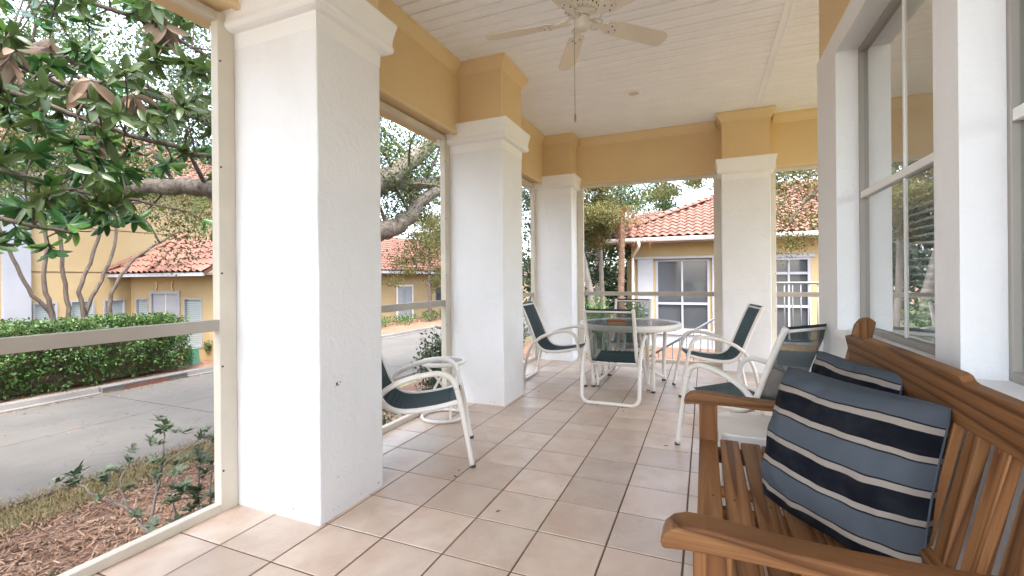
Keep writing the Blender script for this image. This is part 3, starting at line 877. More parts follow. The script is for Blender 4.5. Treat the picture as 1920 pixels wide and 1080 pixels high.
# backrest
TILT = R(12.2)
bk = Vector((0.532, (YN + YF) / 2, 0.42))
up = Vector((math.sin(TILT), 0, math.cos(TILT)))
def back_obj(ob, s, h, off=0.0):
    ob.location = bk + Vector((0, s, 0)) + up * h + Vector((math.cos(TILT), 0, -math.sin(TILT))) * off - BL
L2 = (YF - YN) / 2 - 0.055
top_out = [(-L2, 0.0), (L2, 0.0), (L2, 0.128), (L2 - 0.245, 0.130), (L2 - 0.262, 0.134), (L2 - 0.272, 0.146), (L2 - 0.292, 0.150), (0.0, 0.152), (-L2 + 0.292, 0.150), (-L2 + 0.272, 0.146), (-L2 + 0.262, 0.134), (-L2 + 0.245, 0.130), (-L2, 0.128)]
ob = MB().prism([(a, b) for a, b in top_out], 'y', -0.015, 0.015).build('top_rail', M['wood'], bench, world=False, bevel=0.005, fix=True)
ob.rotation_euler = Euler((TILT, 0, -HALF), 'XYZ'); back_obj(ob, 0, 0.435)
ob = MB().box(-L2, L2, -0.015, 0.015, 0.0, 0.055).build('bottom_rail', M['wood'], bench, world=False, bevel=0.004)
ob.rotation_euler = Euler((TILT, 0, -HALF), 'XYZ'); back_obj(ob, 0, 0.045)
NS = 11
for k in range(NS):
    s = -L2 + 0.045 + (2 * L2 - 0.09) * k / (NS - 1)
    ob = MB().box(-0.005, 0.355, -0.029, 0.029, -0.013, 0.013).build('back_slat', M['wood'], bench, world=False, bevel=0.004)
    # local X up the back, local Y along the bench
    rot = Matrix((up, Vector((0, 1, 0)), Vector((up.x, 0, up.z)).cross(Vector((0, 1, 0))))).transposed()
    ob.rotation_euler = rot.to_euler()
    back_obj(ob, s, 0.09)

# ---- pillows
def pillow(name, bc, tc_, w, W, label, T=0.075, seed=1, ph=0.45, par_group='striped pillows on the bench'):
    bc, tc_ = Vector(bc), Vector(tc_)
    u = (tc_ - bc); H = u.length; u.normalize()
    w = Vector(w).normalized(); w = (w - u * w.dot(u)).normalized()
    nrm = w.cross(u)
    N_ = 30
    rnd = np.random.default_rng(seed)
    from mathutils import noise as mn
    vs_, fs_, uv = [], [], []
    for side in (1, -1):
        for j in range(N_ + 1):
            for i in range(N_ + 1):
                a, b = i / N_ * 2 - 1, j / N_ * 2 - 1
                edge = max(0.0, 1 - abs(a) ** 2.6) * max(0.0, 1 - abs(b) ** 2.6)
                th = T * edge ** 0.5
                pin = 1 - 0.055 * (1 - abs(b) ** 2) * abs(a) ** 3
                pin2 = 1 - 0.045 * (1 - abs(a) ** 2) * abs(b) ** 3
                cn = 1 - 0.035 * (abs(a) * abs(b)) ** 5
                x = a * W / 2 * pin * cn; y = b * H / 2 * pin2 * cn
                wr = mn.noise(Vector((a * 2.2 + seed, b * 2.2, 1.3 * side))) * 0.016 + mn.noise(Vector((a * 4.5 + seed, b * 3.2, 3.1))) * 0.013 + abs(mn.noise(Vector((a * 3 + b * 2 + seed, b * 5 - a, 7.1)))) * 0.012
                # creases running out of the corners
                cr = 0.0
                for ca, cb in ((1, 1), (-1, 1), (1, -1), (-1, -1)):
                    dx, dy = a - ca, b - cb
                    rr = math.hypot(dx, dy)
                    cr += math.sin(math.atan2(dy, dx) * 9 + seed) * 0.012 * math.exp(-rr * 2.2)
                zz = side * th + (wr + cr) * min(1, edge * 3) 
                sag = -0.012 * (1 - b) * (1 - a * a) * 0.5
                P = Vector((x, y + sag, zz))
                vs_.append(tuple(P)); uv.append(((a + 1) / 2 , (b + 1) / 2))
        base = 0 if side == 1 else (N_ + 1) ** 2
        for j in range(N_):
            for i in range(N_):
                q = [base + j * (N_ + 1) + i, base + j * (N_ + 1) + i + 1, base + (j + 1) * (N_ + 1) + i + 1, base + (j + 1) * (N_ + 1) + i]
                fs_.append(tuple(q if side == 1 else reversed(q)))
    me = bpy.data.meshes.new(name); me.from_pydata(vs_, [], fs_)
    ul = me.uv_layers.new(name='UVMap')
    for lp in me.loops:
        ul.data[lp.index].uv = (uv[lp.vertex_index][0] * 1.0, uv[lp.vertex_index][1] + ph / 2.85)
    me.materials.append(M['pillow'])
    me.polygons.foreach_set('use_smooth', [True] * len(me.polygons))
    ob = link(bpy.data.objects.new(name, me))
    rot = Matrix((w, u, nrm)).transposed().to_4x4()
    ob.matrix_world = Matrix.Translation((bc + tc_) / 2) @ rot
    tag(ob, label, 'pillow', par_group)
    # welt along the seam
    loop = []
    for (a0, b0, a1, b1) in ((-1, -1, 1, -1), (1, -1, 1, 1), (1, 1, -1, 1), (-1, 1, -1, -1)):
        for q in range(12):
            a = a0 + (a1 - a0) * q / 12; b = b0 + (b1 - b0) * q / 12
            pin = 1 - 0.055 * (1 - abs(b) ** 2) * abs(a) ** 3; pin2 = 1 - 0.045 * (1 - abs(a) ** 2) * abs(b) ** 3
            cn = 1 - 0.035 * (abs(a) * abs(b)) ** 5; loop.append((a * W / 2 * pin * cn, b * H / 2 * pin2 * cn - 0.006 * (1 - b) * (1 - a * a), 0))
    mb = MB().tube(loop, 0.0035, 6, closed=True)
    mb.build('welt', M['pillow_edge'], ob, world=False, smooth=True)
    return ob
M['pillow_edge'] = paint('pillow_edge', (0.045, 0.053, 0.066), 0.9)
pillow('pillow', (0.352, 1.705, 0.425), (0.442, 1.755, 0.90), (0.65, -0.76, 0), 0.51, 'front blue, navy and cream striped pillow turned toward the seat', seed=3, T=0.125)
pillow('pillow', (0.445, 2.10, 0.43), (0.53, 2.12, 0.915), (0.316, -0.949, 0), 0.50, 'rear striped pillow leaning on the bench back behind the other pillow', seed=8, T=0.06, ph=0.28)

# ---- sling patio chairs (local +X = forward)
PROF = smooth_path([(-0.475, 0, 0.935), (-0.425, 0, 0.83), (-0.345, 0, 0.64), (-0.285, 0, 0.49), (-0.235, 0, 0.415), (-0.165, 0, 0.378), (-0.06, 0, 0.372), (0.10, 0, 0.392), (0.245, 0, 0.425)], 6)
def offs(P, y): return [Vector((p.x, y, p.z)) for p in P]
def resample(P, step):
    L = [0.0]
    for a, b in zip(P[:-1], P[1:]): L.append(L[-1] + (b - a).length)
    n = int(L[-1] / step); out = []
    j = 0
    for i in range(n + 1):
        s = L[-1] * i / n
        while j < len(L) - 2 and L[j + 1] < s: j += 1
        f = (s - L[j]) / max(1e-9, L[j + 1] - L[j])
        out.append(P[j].lerp(P[j + 1], f))
    return out
def sling_mesh():
    mb_v, mb_f = [], []
    def boxseg(rings):
        n0 = len(mb_v)
        for r_ in rings: mb_v.extend(r_)
        for i in range(len(rings) - 1):
            for k in range(4):
                mb_f.append((n0 + i * 4 + k, n0 + i * 4 + (k + 1) % 4, n0 + i * 4 + 4 + (k + 1) % 4, n0 + i * 4 + 4 + k))
    W = 0.226
    across = resample(PROF, 0.0066)
    h = 0.00085
    def nrm(P, i):
        a, b = P[max(i - 1, 0)], P[min(i + 1, len(P) - 1)]
        t_ = (b - a).normalized(); return t_, Vector((-t_.z, 0, t_.x))
    for i, p in enumerate(across):
        t_, n_ = nrm(across, i)
        rings = []
        for y, sag in ((-W, 0.0), (-W / 2, -0.006), (0.0, -0.008), (W / 2, -0.006), (W, 0.0)):
            c = Vector((p.x, y, p.z)) + n_ * (0.004 + sag * (1 if n_.z > 0 else -1) * 0.6)
            rings.append([tuple(c + t_ * a * h + n_ * b * h) for a, b in ((-1, -1), (1, -1), (1, 1), (-1, 1))])
        boxseg(rings)
    lng = resample(PROF, 0.035)
    yy = -W + 0.003
    while yy < W:
        rings = []
        sag = -0.008 * (1 - (yy / W) ** 2)
        for i, p in enumerate(lng):
            t_, n_ = nrm(lng, i)
            c = Vector((p.x, yy, p.z)) + n_ * (0.004 + sag * (1 if n_.z > 0 else -1) * 0.6)
            rings.append([tuple(c + Vector((0, 1, 0)) * a * h + n_ * b * h) for a, b in ((-1, -1), (1, -1), (1, 1), (-1, 1))])
        boxseg(rings)
        yy += 0.0066
    return np_mesh('sling', mb_v, mb_f, M['sling'])
def make_chair():
    root = empty('patio_chair', (0, 0, 0))
    S = 0.278
    for sg in (-1, 1):
        y = sg * S
        front = smooth_path([(0.325, y, 0.012), (0.292, y, 0.20), (0.250, y, 0.42), (0.226, y, 0.52)], 4)
        MB().tube(front, 0.0175, 12).build('front_leg', M['white_metal'], root, world=False, smooth=True)
        armp = smooth_path([(0.226, y, 0.52), (0.206, y, 0.572), (0.168, y, 0.606), (0.11, y, 0.622), (0.02, y, 0.614), (-0.10, y, 0.585), (-0.205, y, 0.540), (-0.285, y, 0.475)], 4)
        MB().tube(armp, 0.0185, 12).build('arm', M['white_metal'], root, world=False, smooth=True)
        MB().tube(offs(PROF, sg * 0.236), 0.0180, 12).build('side_rail', M['white_metal'], root, world=False, smooth=True)
        for (bx, bz) in ((-0.275, 0.482), (0.244, 0.432)):
            MB().tube([(bx, sg * 0.235, bz), (bx, sg * 0.285, bz)], 0.007, 8).build('bolt', M['white_metal'], root, world=False)
        MB().lathe([(0.0, 0.0), (0.019, 0.0), (0.0195, 0.02), (0.0, 0.022)], 0.327, y, 10).build('foot_cap', M['rubber'], root, world=False)
        MB().lathe([(0.0, 0.0), (0.012, 0.0), (0.0125, 0.006), (0.0, 0.007)], -0.43, sg * 0.12, 10).build('foot_pad', M['rubber'], root, world=False)
    q = 0.075
    U = []
    legp = smooth_path([(-0.285, S, 0.475), (-0.345, S, 0.385), (-0.385, S, 0.27), (-0.412, S, 0.13), (-0.420, S, 0.09)], 3)
    U += legp
    for k in range(1, 6):
        a = HALF * k / 5
        U.append(Vector((-0.420 - 0.010 * k / 5, S - q * (1 - math.cos(a)), 0.0195 + q * (1 - math.sin(a)))))
    V_ = [Vector((p.x, -p.y, p.z)) for p in reversed(U)]
    MB().tube(U + V_, 0.0175, 12).build('rear_leg_loop', M['white_metal'], root, world=False, smooth=True)
    for (bx, bz, r_) in ((-0.465, 0.913, 0.011), (0.225, 0.408, 0.011), (-0.15, 0.352, 0.010)):
        MB().tube([(bx, -0.238, bz), (bx, 0.238, bz)], r_, 8).build('cross_bar', M['white_metal'], root, world=False, smooth=True)
    so = from_mesh('sling', sling_mesh(), root); so['kind'] = 'stuff'
    hem = MB()
    for i0, i1 in ((0, 3), (len(PROF) - 4, len(PROF) - 1)):
        P = PROF[i0:i1 + 1]
        vs_, fs_ = [], []
        for p in P:
            for yv in (-0.228, 0.228): vs_.append((p.x - 0.002, yv, p.z + 0.006))
        for k in range(len(P) - 1): fs_.append((2 * k, 2 * k + 1, 2 * k + 3, 2 * k + 2))
        hem.add(vs_, fs_)
    hem.build('hem', M['sling_hem'], so, world=False)
    return root
def copy_tree(o, parent=None):
    c = o.copy(); COL.objects.link(c)
    if parent is not None: c.parent = parent
    for ch in o.children: copy_tree(ch, c)
    return c
proto = make_chair()
CH = [(-1.835, 2.745, 29, 'white framed sling chair half hidden behind the nearest column'),
      (-1.60, 5.40, 2, 'white framed sling chair at the left of the dining table, before the corner column'),
      (-0.855, 4.86, 90, 'white framed sling chair with its back to the camera, nearest the dining table'),
      (-0.93, 6.12, -90, 'dark sling chair on the far side of the dining table'),
      (0.035, 5.36, 190, 'white framed sling chair at the right of the dining table, facing left'),
      (0.235, 3.58, 139, 'white framed sling chair beyond the bench arm, cut off by the house wall')]
for i, (x, y, a, lb) in enumerate(CH):
    c = proto if i == 0 else copy_tree(proto)
    c.location = (x, y, 0); c.rotation_euler = (0, 0, R(a))
    tag(c, lb, 'chair', 'sling patio chairs')

# ---- dining table
TX, TY, TR_ = -0.82, 5.46, 0.575
tb = empty('dining_table', (TX, TY, 0), 0, 'round white patio table with frosted top between four chairs', 'table')
MB().lathe([(TR_ - 0.035, 0.672), (TR_ - 0.010, 0.658), (TR_, 0.664), (TR_ + 0.003, 0.700), (TR_ - 0.005, 0.722), (TR_ - 0.03, 0.724), (TR_ - 0.035, 0.714), (TR_ - 0.035, 0.672)], TX, TY, 64).build('rim', M['white_metal'], tb, smooth=True)
MB().lathe([(0.0, 0.706), (TR_ - 0.034, 0.706), (TR_ - 0.034, 0.714), (0.0, 0.7145)], TX, TY, 64).build('top_panel', M['acrylic'], tb)
for k in range(4):
    a = R(40 + 90 * k)
    c, s = math.cos(a), math.sin(a)
    MB().tube(smooth_path([(TX + 0.53 * c, TY + 0.53 * s, 0.688), (TX + 0.50 * c, TY + 0.50 * s, 0.60), (TX + 0.475 * c, TY + 0.475 * s, 0.3), (TX + 0.47 * c, TY + 0.47 * s, 0.012)], 4), 0.0215, 12).build('leg', M['white_metal'], tb, smooth=True)
    MB().lathe([(0, 0), (0.024, 0), (0.024, 0.02), (0, 0.021)], TX + 0.47 * c, TY + 0.47 * s, 10).build('foot_cap', M['rubber'], tb)
    MB().tube(smooth_path([(TX + 0.472 * c, TY + 0.472 * s, 0.05), (TX + 0.36 * c, TY + 0.36 * s, 0.10), (TX + 0.22 * c - 0.05 * s, TY + 0.22 * s + 0.05 * c, 0.26), (TX + 0.12 * c - 0.08 * s, TY + 0.12 * s + 0.08 * c, 0.45), (TX + 0.10 * c - 0.06 * s, TY + 0.10 * s + 0.06 * c, 0.70)], 5), 0.0165, 10).build('curved_brace', M['white_metal'], tb, smooth=True)
MB().lathe([(0.13, 0.40), (0.142, 0.405), (0.142, 0.43), (0.13, 0.435), (0.13, 0.40)], TX, TY, 32).build('hub_ring', M['white_metal'], tb, smooth=True)
# small packets on the table
pk = empty('card_box', (-0.93, 5.30, 0.7145), R(12), 'small red and orange box lying on the dining table', 'box')
MB().box(-0.10, 0.10, -0.055, 0.055, 0.0, 0.026).build('tray', M['yellow_box'], pk, world=False, bevel=0.003)
MB().box(-0.103, 0.103, -0.058, 0.058, 0.022, 0.045).build('lid', M['red_box'], pk, world=False, bevel=0.003)

# ---- round side table by the second column
def side_table(x, y, zt, r, label, n=3, ringr=None):
    e_ = empty('side_table', (x, y, 0), 0, label, 'table')
    MB().lathe([(r - 0.022, zt - 0.028), (r - 0.006, zt - 0.034), (r, zt - 0.028), (r + 0.001, zt - 0.008), (r - 0.006, zt), (r - 0.02, zt), (r - 0.022, zt - 0.006), (r - 0.022, zt - 0.028)], x, y, 48).build('rim', M['white_metal'], e_, smooth=True)
    MB().lathe([(0, zt - 0.014), (r - 0.021, zt - 0.014), (r - 0.021, zt - 0.007), (0, zt - 0.0065)], x, y, 48).build('top_panel', M['acrylic'], e_)
    rr = ringr or r
    MB().tube([(x + rr * math.cos(a), y + rr * math.sin(a), 0.016) for a in [2 * math.pi * k / 36 for k in range(36)]], 0.0155, 10, closed=True).build('base_ring', M['white_metal'], e_, smooth=True)
    for k in range(n):
        a = R(200 + 360 / n * k); b = a + R(110)
        MB().tube(smooth_path([(x + rr * math.cos(a), y + rr * math.sin(a), 0.02), (x + 0.5 * r * math.cos(a + R(30)), y + 0.5 * r * math.sin(a + R(30)), zt * 0.45), (x + (r - 0.012) * math.cos(b), y + (r - 0.012) * math.sin(b), zt - 0.03)], 6), 0.0115, 8).build('leg', M['white_metal'], e_, smooth=True)
    return e_
side_table(-2.17, 3.53, 0.515, 0.20, 'small round white side table before the second column', ringr=0.19)

# white low table beyond the bench arm
lt = empty('low_table', (0.33, 2.88, 0), 0, 'low white moulded plastic table beyond the far bench arm', 'table')
def rrect(hx, hy, r, n=6):
    out = []
    for cx, cy, a0 in ((hx - r, hy - r, 0), (-hx + r, hy - r, 90), (-hx + r, -hy + r, 180), (hx - r, -hy + r, 270)):
        for k in range(n + 1):
            a = R(a0 + 90 * k / n); out.append((cx + r * math.cos(a), cy + r * math.sin(a)))
    return out
def slabrr(hx, hy, r, z0, z1, cx, cy):
    return MB().prism([(cx + a, cy + b) for a, b in rrect(hx, hy, r)], 'z', z0, z1)
slabrr(0.27, 0.225, 0.09, 0.392, 0.408, 0.33, 2.88).build('top', M['plastic'] if 'plastic' in M else M['white_metal'], lt, bevel=0.004, fix=True)
ap = MB(); rr_ = rrect(0.262, 0.217, 0.085); n_ = len(rr_)
ap.add([(0.33 + a, 2.88 + b, 0.393) for a, b in rr_] + [(0.33 + a * 0.985, 2.88 + b * 0.985, 0.33) for a, b in rr_], [(i, (i + 1) % n_, n_ + (i + 1) % n_, n_ + i) for i in range(n_)])
ap.build('apron', M['white_metal'], lt, smooth=True)
for a in (-1, 1):
    for b in (-1, 1):
        MB().prism([(0.33 + a * 0.235 + dx, 2.88 + b * 0.185 + dy) for dx, dy in ((-0.022, -0.022), (0.022, -0.022), (0.022, 0.022), (-0.022, 0.022))], 'z', 0.0, 0.392).build('leg', M['white_metal'], lt, bevel=0.006, fix=True)

# scraps blown on to the tiles
LV = [(-0.145, 2.43, 'dry leaf scrap on the tiles beside the front edge of the bench'),
      (-0.27, 3.52, 'dry leaf scrap on the tiles at the foot of the chair beyond the bench'),
      (-1.45, 2.49, 'dry leaf scrap on the tiles beside the nearest column'),
      (-1.47, 2.58, 'tiny second dry scrap on the tiles beside the nearest column'),
      (-1.68, 4.70, 'dark dry scrap at the inner edge of the second column'),
      (-0.70, 4.30, 'dry leaf scrap on the tiles behind the chair turned from the camera'),
      (-0.09, 4.00, 'dry leaf scrap on the tiles between the bench and the dining table'),
      (-1.02, 2.20, 'dry leaf scrap in the middle of the near floor')]
for i, (x, y, lb) in enumerate(LV):
    s_ = random.uniform(0.008, 0.02)
    mb = MB().add([(-s_, 0, 0.001), (0, -s_ * 0.4, 0.004), (s_, 0, 0.001), (0, s_ * 0.4, 0.005)], [(0, 1, 2), (0, 2, 3)])
    ob = mb.build('dry_leaf', M['thin_bark'])
    ob.location = (x, y, 0.001); ob.rotation_euler = (0, 0, random.uniform(0, 6.28))
    tag(ob, lb, 'leaf', 'dry leaf scraps on the porch tiles')

# ================================================================== OUTDOORS
def leaf_cloud(name, clumps, mat, parent, size=0.07, aspect=0.45, seed=1, droop=0.25, local=None):
    """clumps: (x, y, z, rx, ry, rz, n) -> one mesh of small folded leaves"""
    rg = np.random.default_rng(seed)
    C, S = [], []
    for (x, y, z, rx, ry, rz, n) in clumps:
        d = rg.normal(size=(n, 3)); d /= np.linalg.norm(d, axis=1)[:, None] + 1e-9
        rad = rg.random(n) ** 0.45
        p = d * rad[:, None] * np.array([rx, ry, rz]) + np.array([x, y, z])
        C.append(p)
    C = np.concatenate(C); n = len(C)
    s = size * rg.uniform(0.65, 1.35, n)
    # leaf axis (length) and side axis
    a = rg.normal(size=(n, 3)); a[:, 2] -= droop; a /= np.linalg.norm(a, axis=1)[:, None]
    b = rg.normal(size=(n, 3)); b -= a * (a * b).sum(1)[:, None]; b /= np.linalg.norm(b, axis=1)[:, None]
    c = np.cross(a, b)
    L = a * s[:, None]; Wd = b * (s * aspect)[:, None]; F = c * (s * 0.12)[:, None]
    V = np.stack([C - L * 0.5, C + Wd * 0.5 + F, C + L * 0.5, C - Wd * 0.5 + F], 1).reshape(-1, 3)
    i = np.arange(n)[:, None] * 4
    Fc = np.concatenate([i + np.array([0, 1, 2]), i + np.array([0, 2, 3])], 1).reshape(-1, 3)
    me = np_mesh(name, V, Fc, mat)
    ob = from_mesh(name, me, parent)
    if parent is not None:
        Lc = Vector((0, 0, 0)); p = parent
        while p is not None: Lc += p.location; p = p.parent
        ob.location = -Lc
    ob['kind'] = 'stuff'
    return ob

def branch(name, pts, r0, r1, mat, parent, n=10, amp=0.0, seed=0, sub=5):
    P = smooth_path(pts, sub)
    if amp: P = [P[0]] + wig(P[1:-1], amp, seed) + [P[-1]]
    return MB().tube(P, lerp_list(r0, r1, len(P)), n).build(name, mat, parent, smooth=True)

# ---- roof tiles
TW, TE = 0.27, 0.34
def tile_mesh(name='roof_tile'):
    vs_, fs_ = [], []
    n = 6
    for j, (v_, lift) in enumerate(((0.0, 0.045), (TE * 1.12, 0.008))):
        for i in range(n + 1):
            u_ = i / n
            h = 0.055 * max(0.0, math.sin(math.pi * min(1, u_ / 0.72))) if u_ < 0.72 else -0.012 * math.sin(math.pi * (u_ - 0.72) / 0.28)
            vs_.append(((u_ - 0.5) * TW * 1.0, v_, h + lift))
    for i in range(n):
        fs_.append((i, i + 1, n + 1 + i + 1, n + 1 + i))
    # front lip
    b0 = len(vs_)
    for i in range(n + 1):
        x, y, z = vs_[i]; vs_.append((x, y + 0.002, z - 0.02))
    for i in range(n): fs_.append((i + 1, i, b0 + i, b0 + i + 1))
    return MB().add(vs_, fs_).mesh(name, M['roof_tile'], smooth=False)
ROOF_TILE = tile_mesh()
CAP_TILE = MB().add([((0.12 - 0.02 * j) * math.cos(math.pi * i / 6), 0.40 * j, (0.10 - 0.015 * j) * math.sin(math.pi * i / 6) + 0.03 * (1 - j)) for j in (0, 1) for i in range(7)],
                    [(i + 1, i, 7 + i, 7 + i + 1) for i in range(6)]).mesh('ridge_tile', M['roof_tile'], smooth=True)
def in_poly(u, v, poly):
    c = False; n = len(poly)
    for i in range(n):
        x0, y0 = poly[i]; x1, y1 = poly[(i + 1) % n]
        if (y0 > v) != (y1 > v) and u < (x1 - x0) * (v - y0) / (y1 - y0) + x0: c = not c
    return c
def roof_plane(building, O, udir, vdir, poly, seen=None, limit=290):
    """deck polygon plus tiles; poly in (u, v) metres. Tiles within seen(u, v) are parts, the rest one joined part"""
    O = Vector(O); u = Vector(udir).normalized(); v = Vector(vdir).normalized(); n = u.cross(v)
    if n.z < 0: n = -n
    deck = MB().add([O + u * a + v * b - n * 0.02 for a, b in poly] + [O + u * a + v * b - n * 0.10 for a, b in poly],
                    [tuple(range(len(poly))), tuple(reversed(range(len(poly), 2 * len(poly))))] + [(i, (i + 1) % len(poly), len(poly) + (i + 1) % len(poly), len(poly) + i) for i in range(len(poly))]).build('roof', M['roof_deck'], building)
    rot = Matrix((u, v, u.cross(v))).transposed().to_4x4()
    if (u.cross(v)).z < 0: raise ValueError('roof axes')
    u0 = min(p[0] for p in poly); u1 = max(p[0] for p in poly); v1 = max(p[1] for p in poly)
    near, rest = [], []
    j = 0
    while j * TE < v1:
        i = 0
        while u0 + i * TW < u1:
            uu, vv_ = u0 + (i + 0.5) * TW, j * TE
            if in_poly(uu, vv_ + TE * 0.4, poly):
                (near if (seen is None or seen(uu, vv_)) else rest).append((uu, vv_))
            i += 1
        j += 1
    rest += near[limit:]; near = near[:limit]
    for uu, vv_ in near:
        ob = from_mesh('roof_tile', ROOF_TILE, deck)
        W = Matrix.Translation(O + u * uu + v * (vv_ - 0.03) + n * random.uniform(0, 0.006)) @ rot @ Matrix.Rotation(R(random.uniform(-0.8, 0.8)), 4, 'Z')
        ob.matrix_local = W
    if rest:
        base = np.array([tuple(q.co) for q in ROOF_TILE.vertices]); bf = [tuple(p.vertices) for p in ROOF_TILE.polygons]
        RM = np.array(rot.to_3x3())
        V, F = [], []
        for k, (uu, vv_) in enumerate(rest):
            off = np.array(O + u * uu + v * (vv_ - 0.03))
            V.append(base @ RM.T + off); F += [tuple(x + k * len(base) for x in f) for f in bf]
        me = np_mesh('roof_tiles', np.concatenate(V), F, M['roof_tile'])
        ob = from_mesh('roof_tiles', me, deck); ob['kind'] = 'stuff'
    return deck
def ridge_line(deck, a, b):
    a, b = Vector(a), Vector(b); d = (b - a); L = d.length; d.normalize()
    side = d.cross(Vector((0, 0, 1))).normalized(); upv = side.cross(d).normalized()
    rot = Matrix((side, d, upv)).transposed().to_4x4()
    k = 0
    while k * 0.36 < L:
        ob = from_mesh('ridge_tile', CAP_TILE, deck)
        ob.matrix_local = Matrix.Translation(a + d * k * 0.36 + upv * 0.03) @ rot
        k += 1

def far_window(par, axis, pos, u0, u1, z0, z1, out, mull=(), trans=(), glassmat=None, fw=0.05, depth=0.07):
    """window set in an opening: frame, panes. out = +1/-1 side the wall faces"""
    w = empty('window', (0, 0, 0)); w.parent = par; w.location = -Vector(par.location)
    def bx(mb, a, b, c, d, t0, t1):
        p0, p1 = sorted((pos + out * t0, pos + out * t1))
        return mb.box(p0, p1, a, b, c, d) if axis == 'x' else mb.box(a, b, p0, p1, c, d)
    fr = MB()
    for a, b, c, d in ((u0, u0 + fw, z0, z1), (u1 - fw, u1, z0, z1), (u0 + fw, u1 - fw, z0, z0 + fw), (u0 + fw, u1 - fw, z1 - fw, z1)): bx(fr, a, b, c, d, -depth, 0.02)
    fr.build('frame', M['far_white'], w)
    us = [u0 + fw] + list(mull) + [u1 - fw]; zs = [z0 + fw] + list(trans) + [z1 - fw]
    for q in mull: bx(MB(), q - 0.03, q + 0.03, z0 + fw, z1 - fw, -depth, 0.012).build('mullion', M['far_white'], w)
    for q in trans: bx(MB(), u0 + fw, u1 - fw, q - 0.04, q + 0.04, -depth, 0.016).build('transom', M['far_white'], w)
    for i in range(len(us) - 1):
        for j in range(len(zs) - 1):
            a, b, c, d = us[i], us[i + 1], zs[j], zs[j + 1]
            q = pos - out * (depth - 0.015)
            pts = [(q, a, c), (q, b, c), (q, b, d), (q, a, d)] if axis == 'x' else [(a, q, c), (b, q, c), (b, q, d), (a, q, d)]
            MB().quad(*pts).build('pane', glassmat or M['dark_pane'], w)
    return w
t = NT('dark_pane')
t.base((0.05, 0.055, 0.06)); t.rough(0.06); t.b.inputs['Specular IOR Level'].default_value = 0.8
M['dark_pane'] = t.m
t = NT('blind_pane')
t.base((0.26, 0.30, 0.30)); t.rough(0.12); t.b.inputs['Coat Weight'].default_value = 0.6
v = t.coords('World'); wv = t.n.new('ShaderNodeTexWave'); wv.bands_direction = 'Z'; wv.inputs['Scale'].default_value = 5.0
t.l.new(v, wv.inputs['Vector'])
t.base(t.ramp(wv.outputs['Fac'], [(0.0, (0.17, 0.21, 0.215)), (0.5, (0.30, 0.35, 0.35))]))
M['blind_pane'] = t.m

# ---- building across the street: two-storey block
FZ = -1.33
A = empty('apartment_building', (-17.5, 4, FZ), 0, 'two storey yellow stucco building with a white pilaster across the street', 'building')
hA = [(6.6, 7.14, -0.35, 0.68), (7.42, 8.02, -0.35, 0.70), (8.25, 8.84, -0.35, 0.70), (2.4, 3.4, -0.35, 0.68), (0.2, 1.2, -0.35, 0.68)]
wall_sheet(MB(), 'x', -17.5, -0.25, -9, 16.0, FZ - 0.2, 4.55, hA).build('wall', M['yellow_wall'], A)
for h in hA: far_window(A, 'x', -17.5, *h, 1, trans=(), glassmat=M['blind_pane'])
MB().box(-17.5, -17.36, 5.98, 6.53, FZ - 0.1, 4.5).build('pilaster', M['far_white'], A)
MB().box(-17.5, -17.36, -2.2, -1.6, FZ - 0.1, 4.5).build('pilaster', M['far_white'], A)
for z in (1.55, 2.9): MB().box(-17.5, -17.488, 6.55, 15.9, z, z + 0.02).build('control_joint', M['roof_deck'], A)
MB().box(-17.7, -16.75, -9.4, 16.2, 4.55, 4.72).build('soffit', M['far_white'], A)
dk = roof_plane(A, (-16.8, -9.4, 4.74), (0, 1, 0), (-1, 0, 0.5), [(0, 0), (25.6, 0), (20.6, 5.6), (5.0, 5.6)], seen=lambda u, v: 12.6 < u < 20 and v < 4.6, limit=280)
# entrance pavilion with its hip roof
P_ = empty('entrance_pavilion', (-15.4, 10, FZ), 0, 'low yellow entrance wing with white door and orange tiled roof across the street', 'building')
hP = [(-17.2, -16.55, -0.6, 0.72), (-16.4, -14.95, FZ, 0.90), (-14.75, -13.9, -0.75, 0.74)]
wall_sheet(MB(), 'y', 9.0, 0.25, -17.49, -13.3, FZ - 0.1, 1.44, hP).build('wall', M['yellow_wall'], P_)
wall_sheet(MB(), 'x', -13.3, -0.25, 9.255, 13.0, FZ - 0.1, 1.44, []).build('side_wall', M['yellow_wall'], P_)
far_window(P_, 'y', 9.0, *hP[0], -1, glassmat=M['blind_pane'])
far_window(P_, 'y', 9.0, *hP[2], -1, trans=(-0.05,), glassmat=M['blind_pane'])
dr = MB().box(-16.4, -14.95, 9.03, 9.10, FZ, 0.90).build('door', M['far_white'], P_)
MB().box(-16.43, -16.33, 8.97, 9.03, FZ, 0.96).box(-15.02, -14.92, 8.97, 9.03, FZ, 0.96).box(-16.33, -15.02, 8.97, 9.03, 0.86, 0.96).build('frame', M['far_white'], dr)
MB().box(-15.69, -15.66, 9.01, 9.035, FZ + 0.05, 0.86).build('stile_gap', M['gutter'], dr)
MB().tube([(-15.60, 9.02, -0.35), (-15.60, 8.96, -0.35), (-15.60, 8.96, -0.25), (-15.60, 9.02, -0.25)], 0.012, 6).build('handle', M['dark_recess'], dr)
for cx, s in ((-16.15, 1), (-15.2, -1)):
    MB().tube([(cx + s * 0.10 * math.cos(a), 8.975, 1.12 + 0.15 * math.sin(a)) for a in [R(-75 + 15 * k) for k in range(11)]], 0.018, 6).build('wall_ornament', M['tan_stucco'], P_, smooth=True)
MB().box(-17.5, -12.9, 8.36, 8.42, 1.40, 1.50).build('fascia', M['far_white'], P_)
MB().box(-17.5, -12.9, 8.42, 9.0, 1.435, 1.465).build('soffit', M['far_white'], P_)
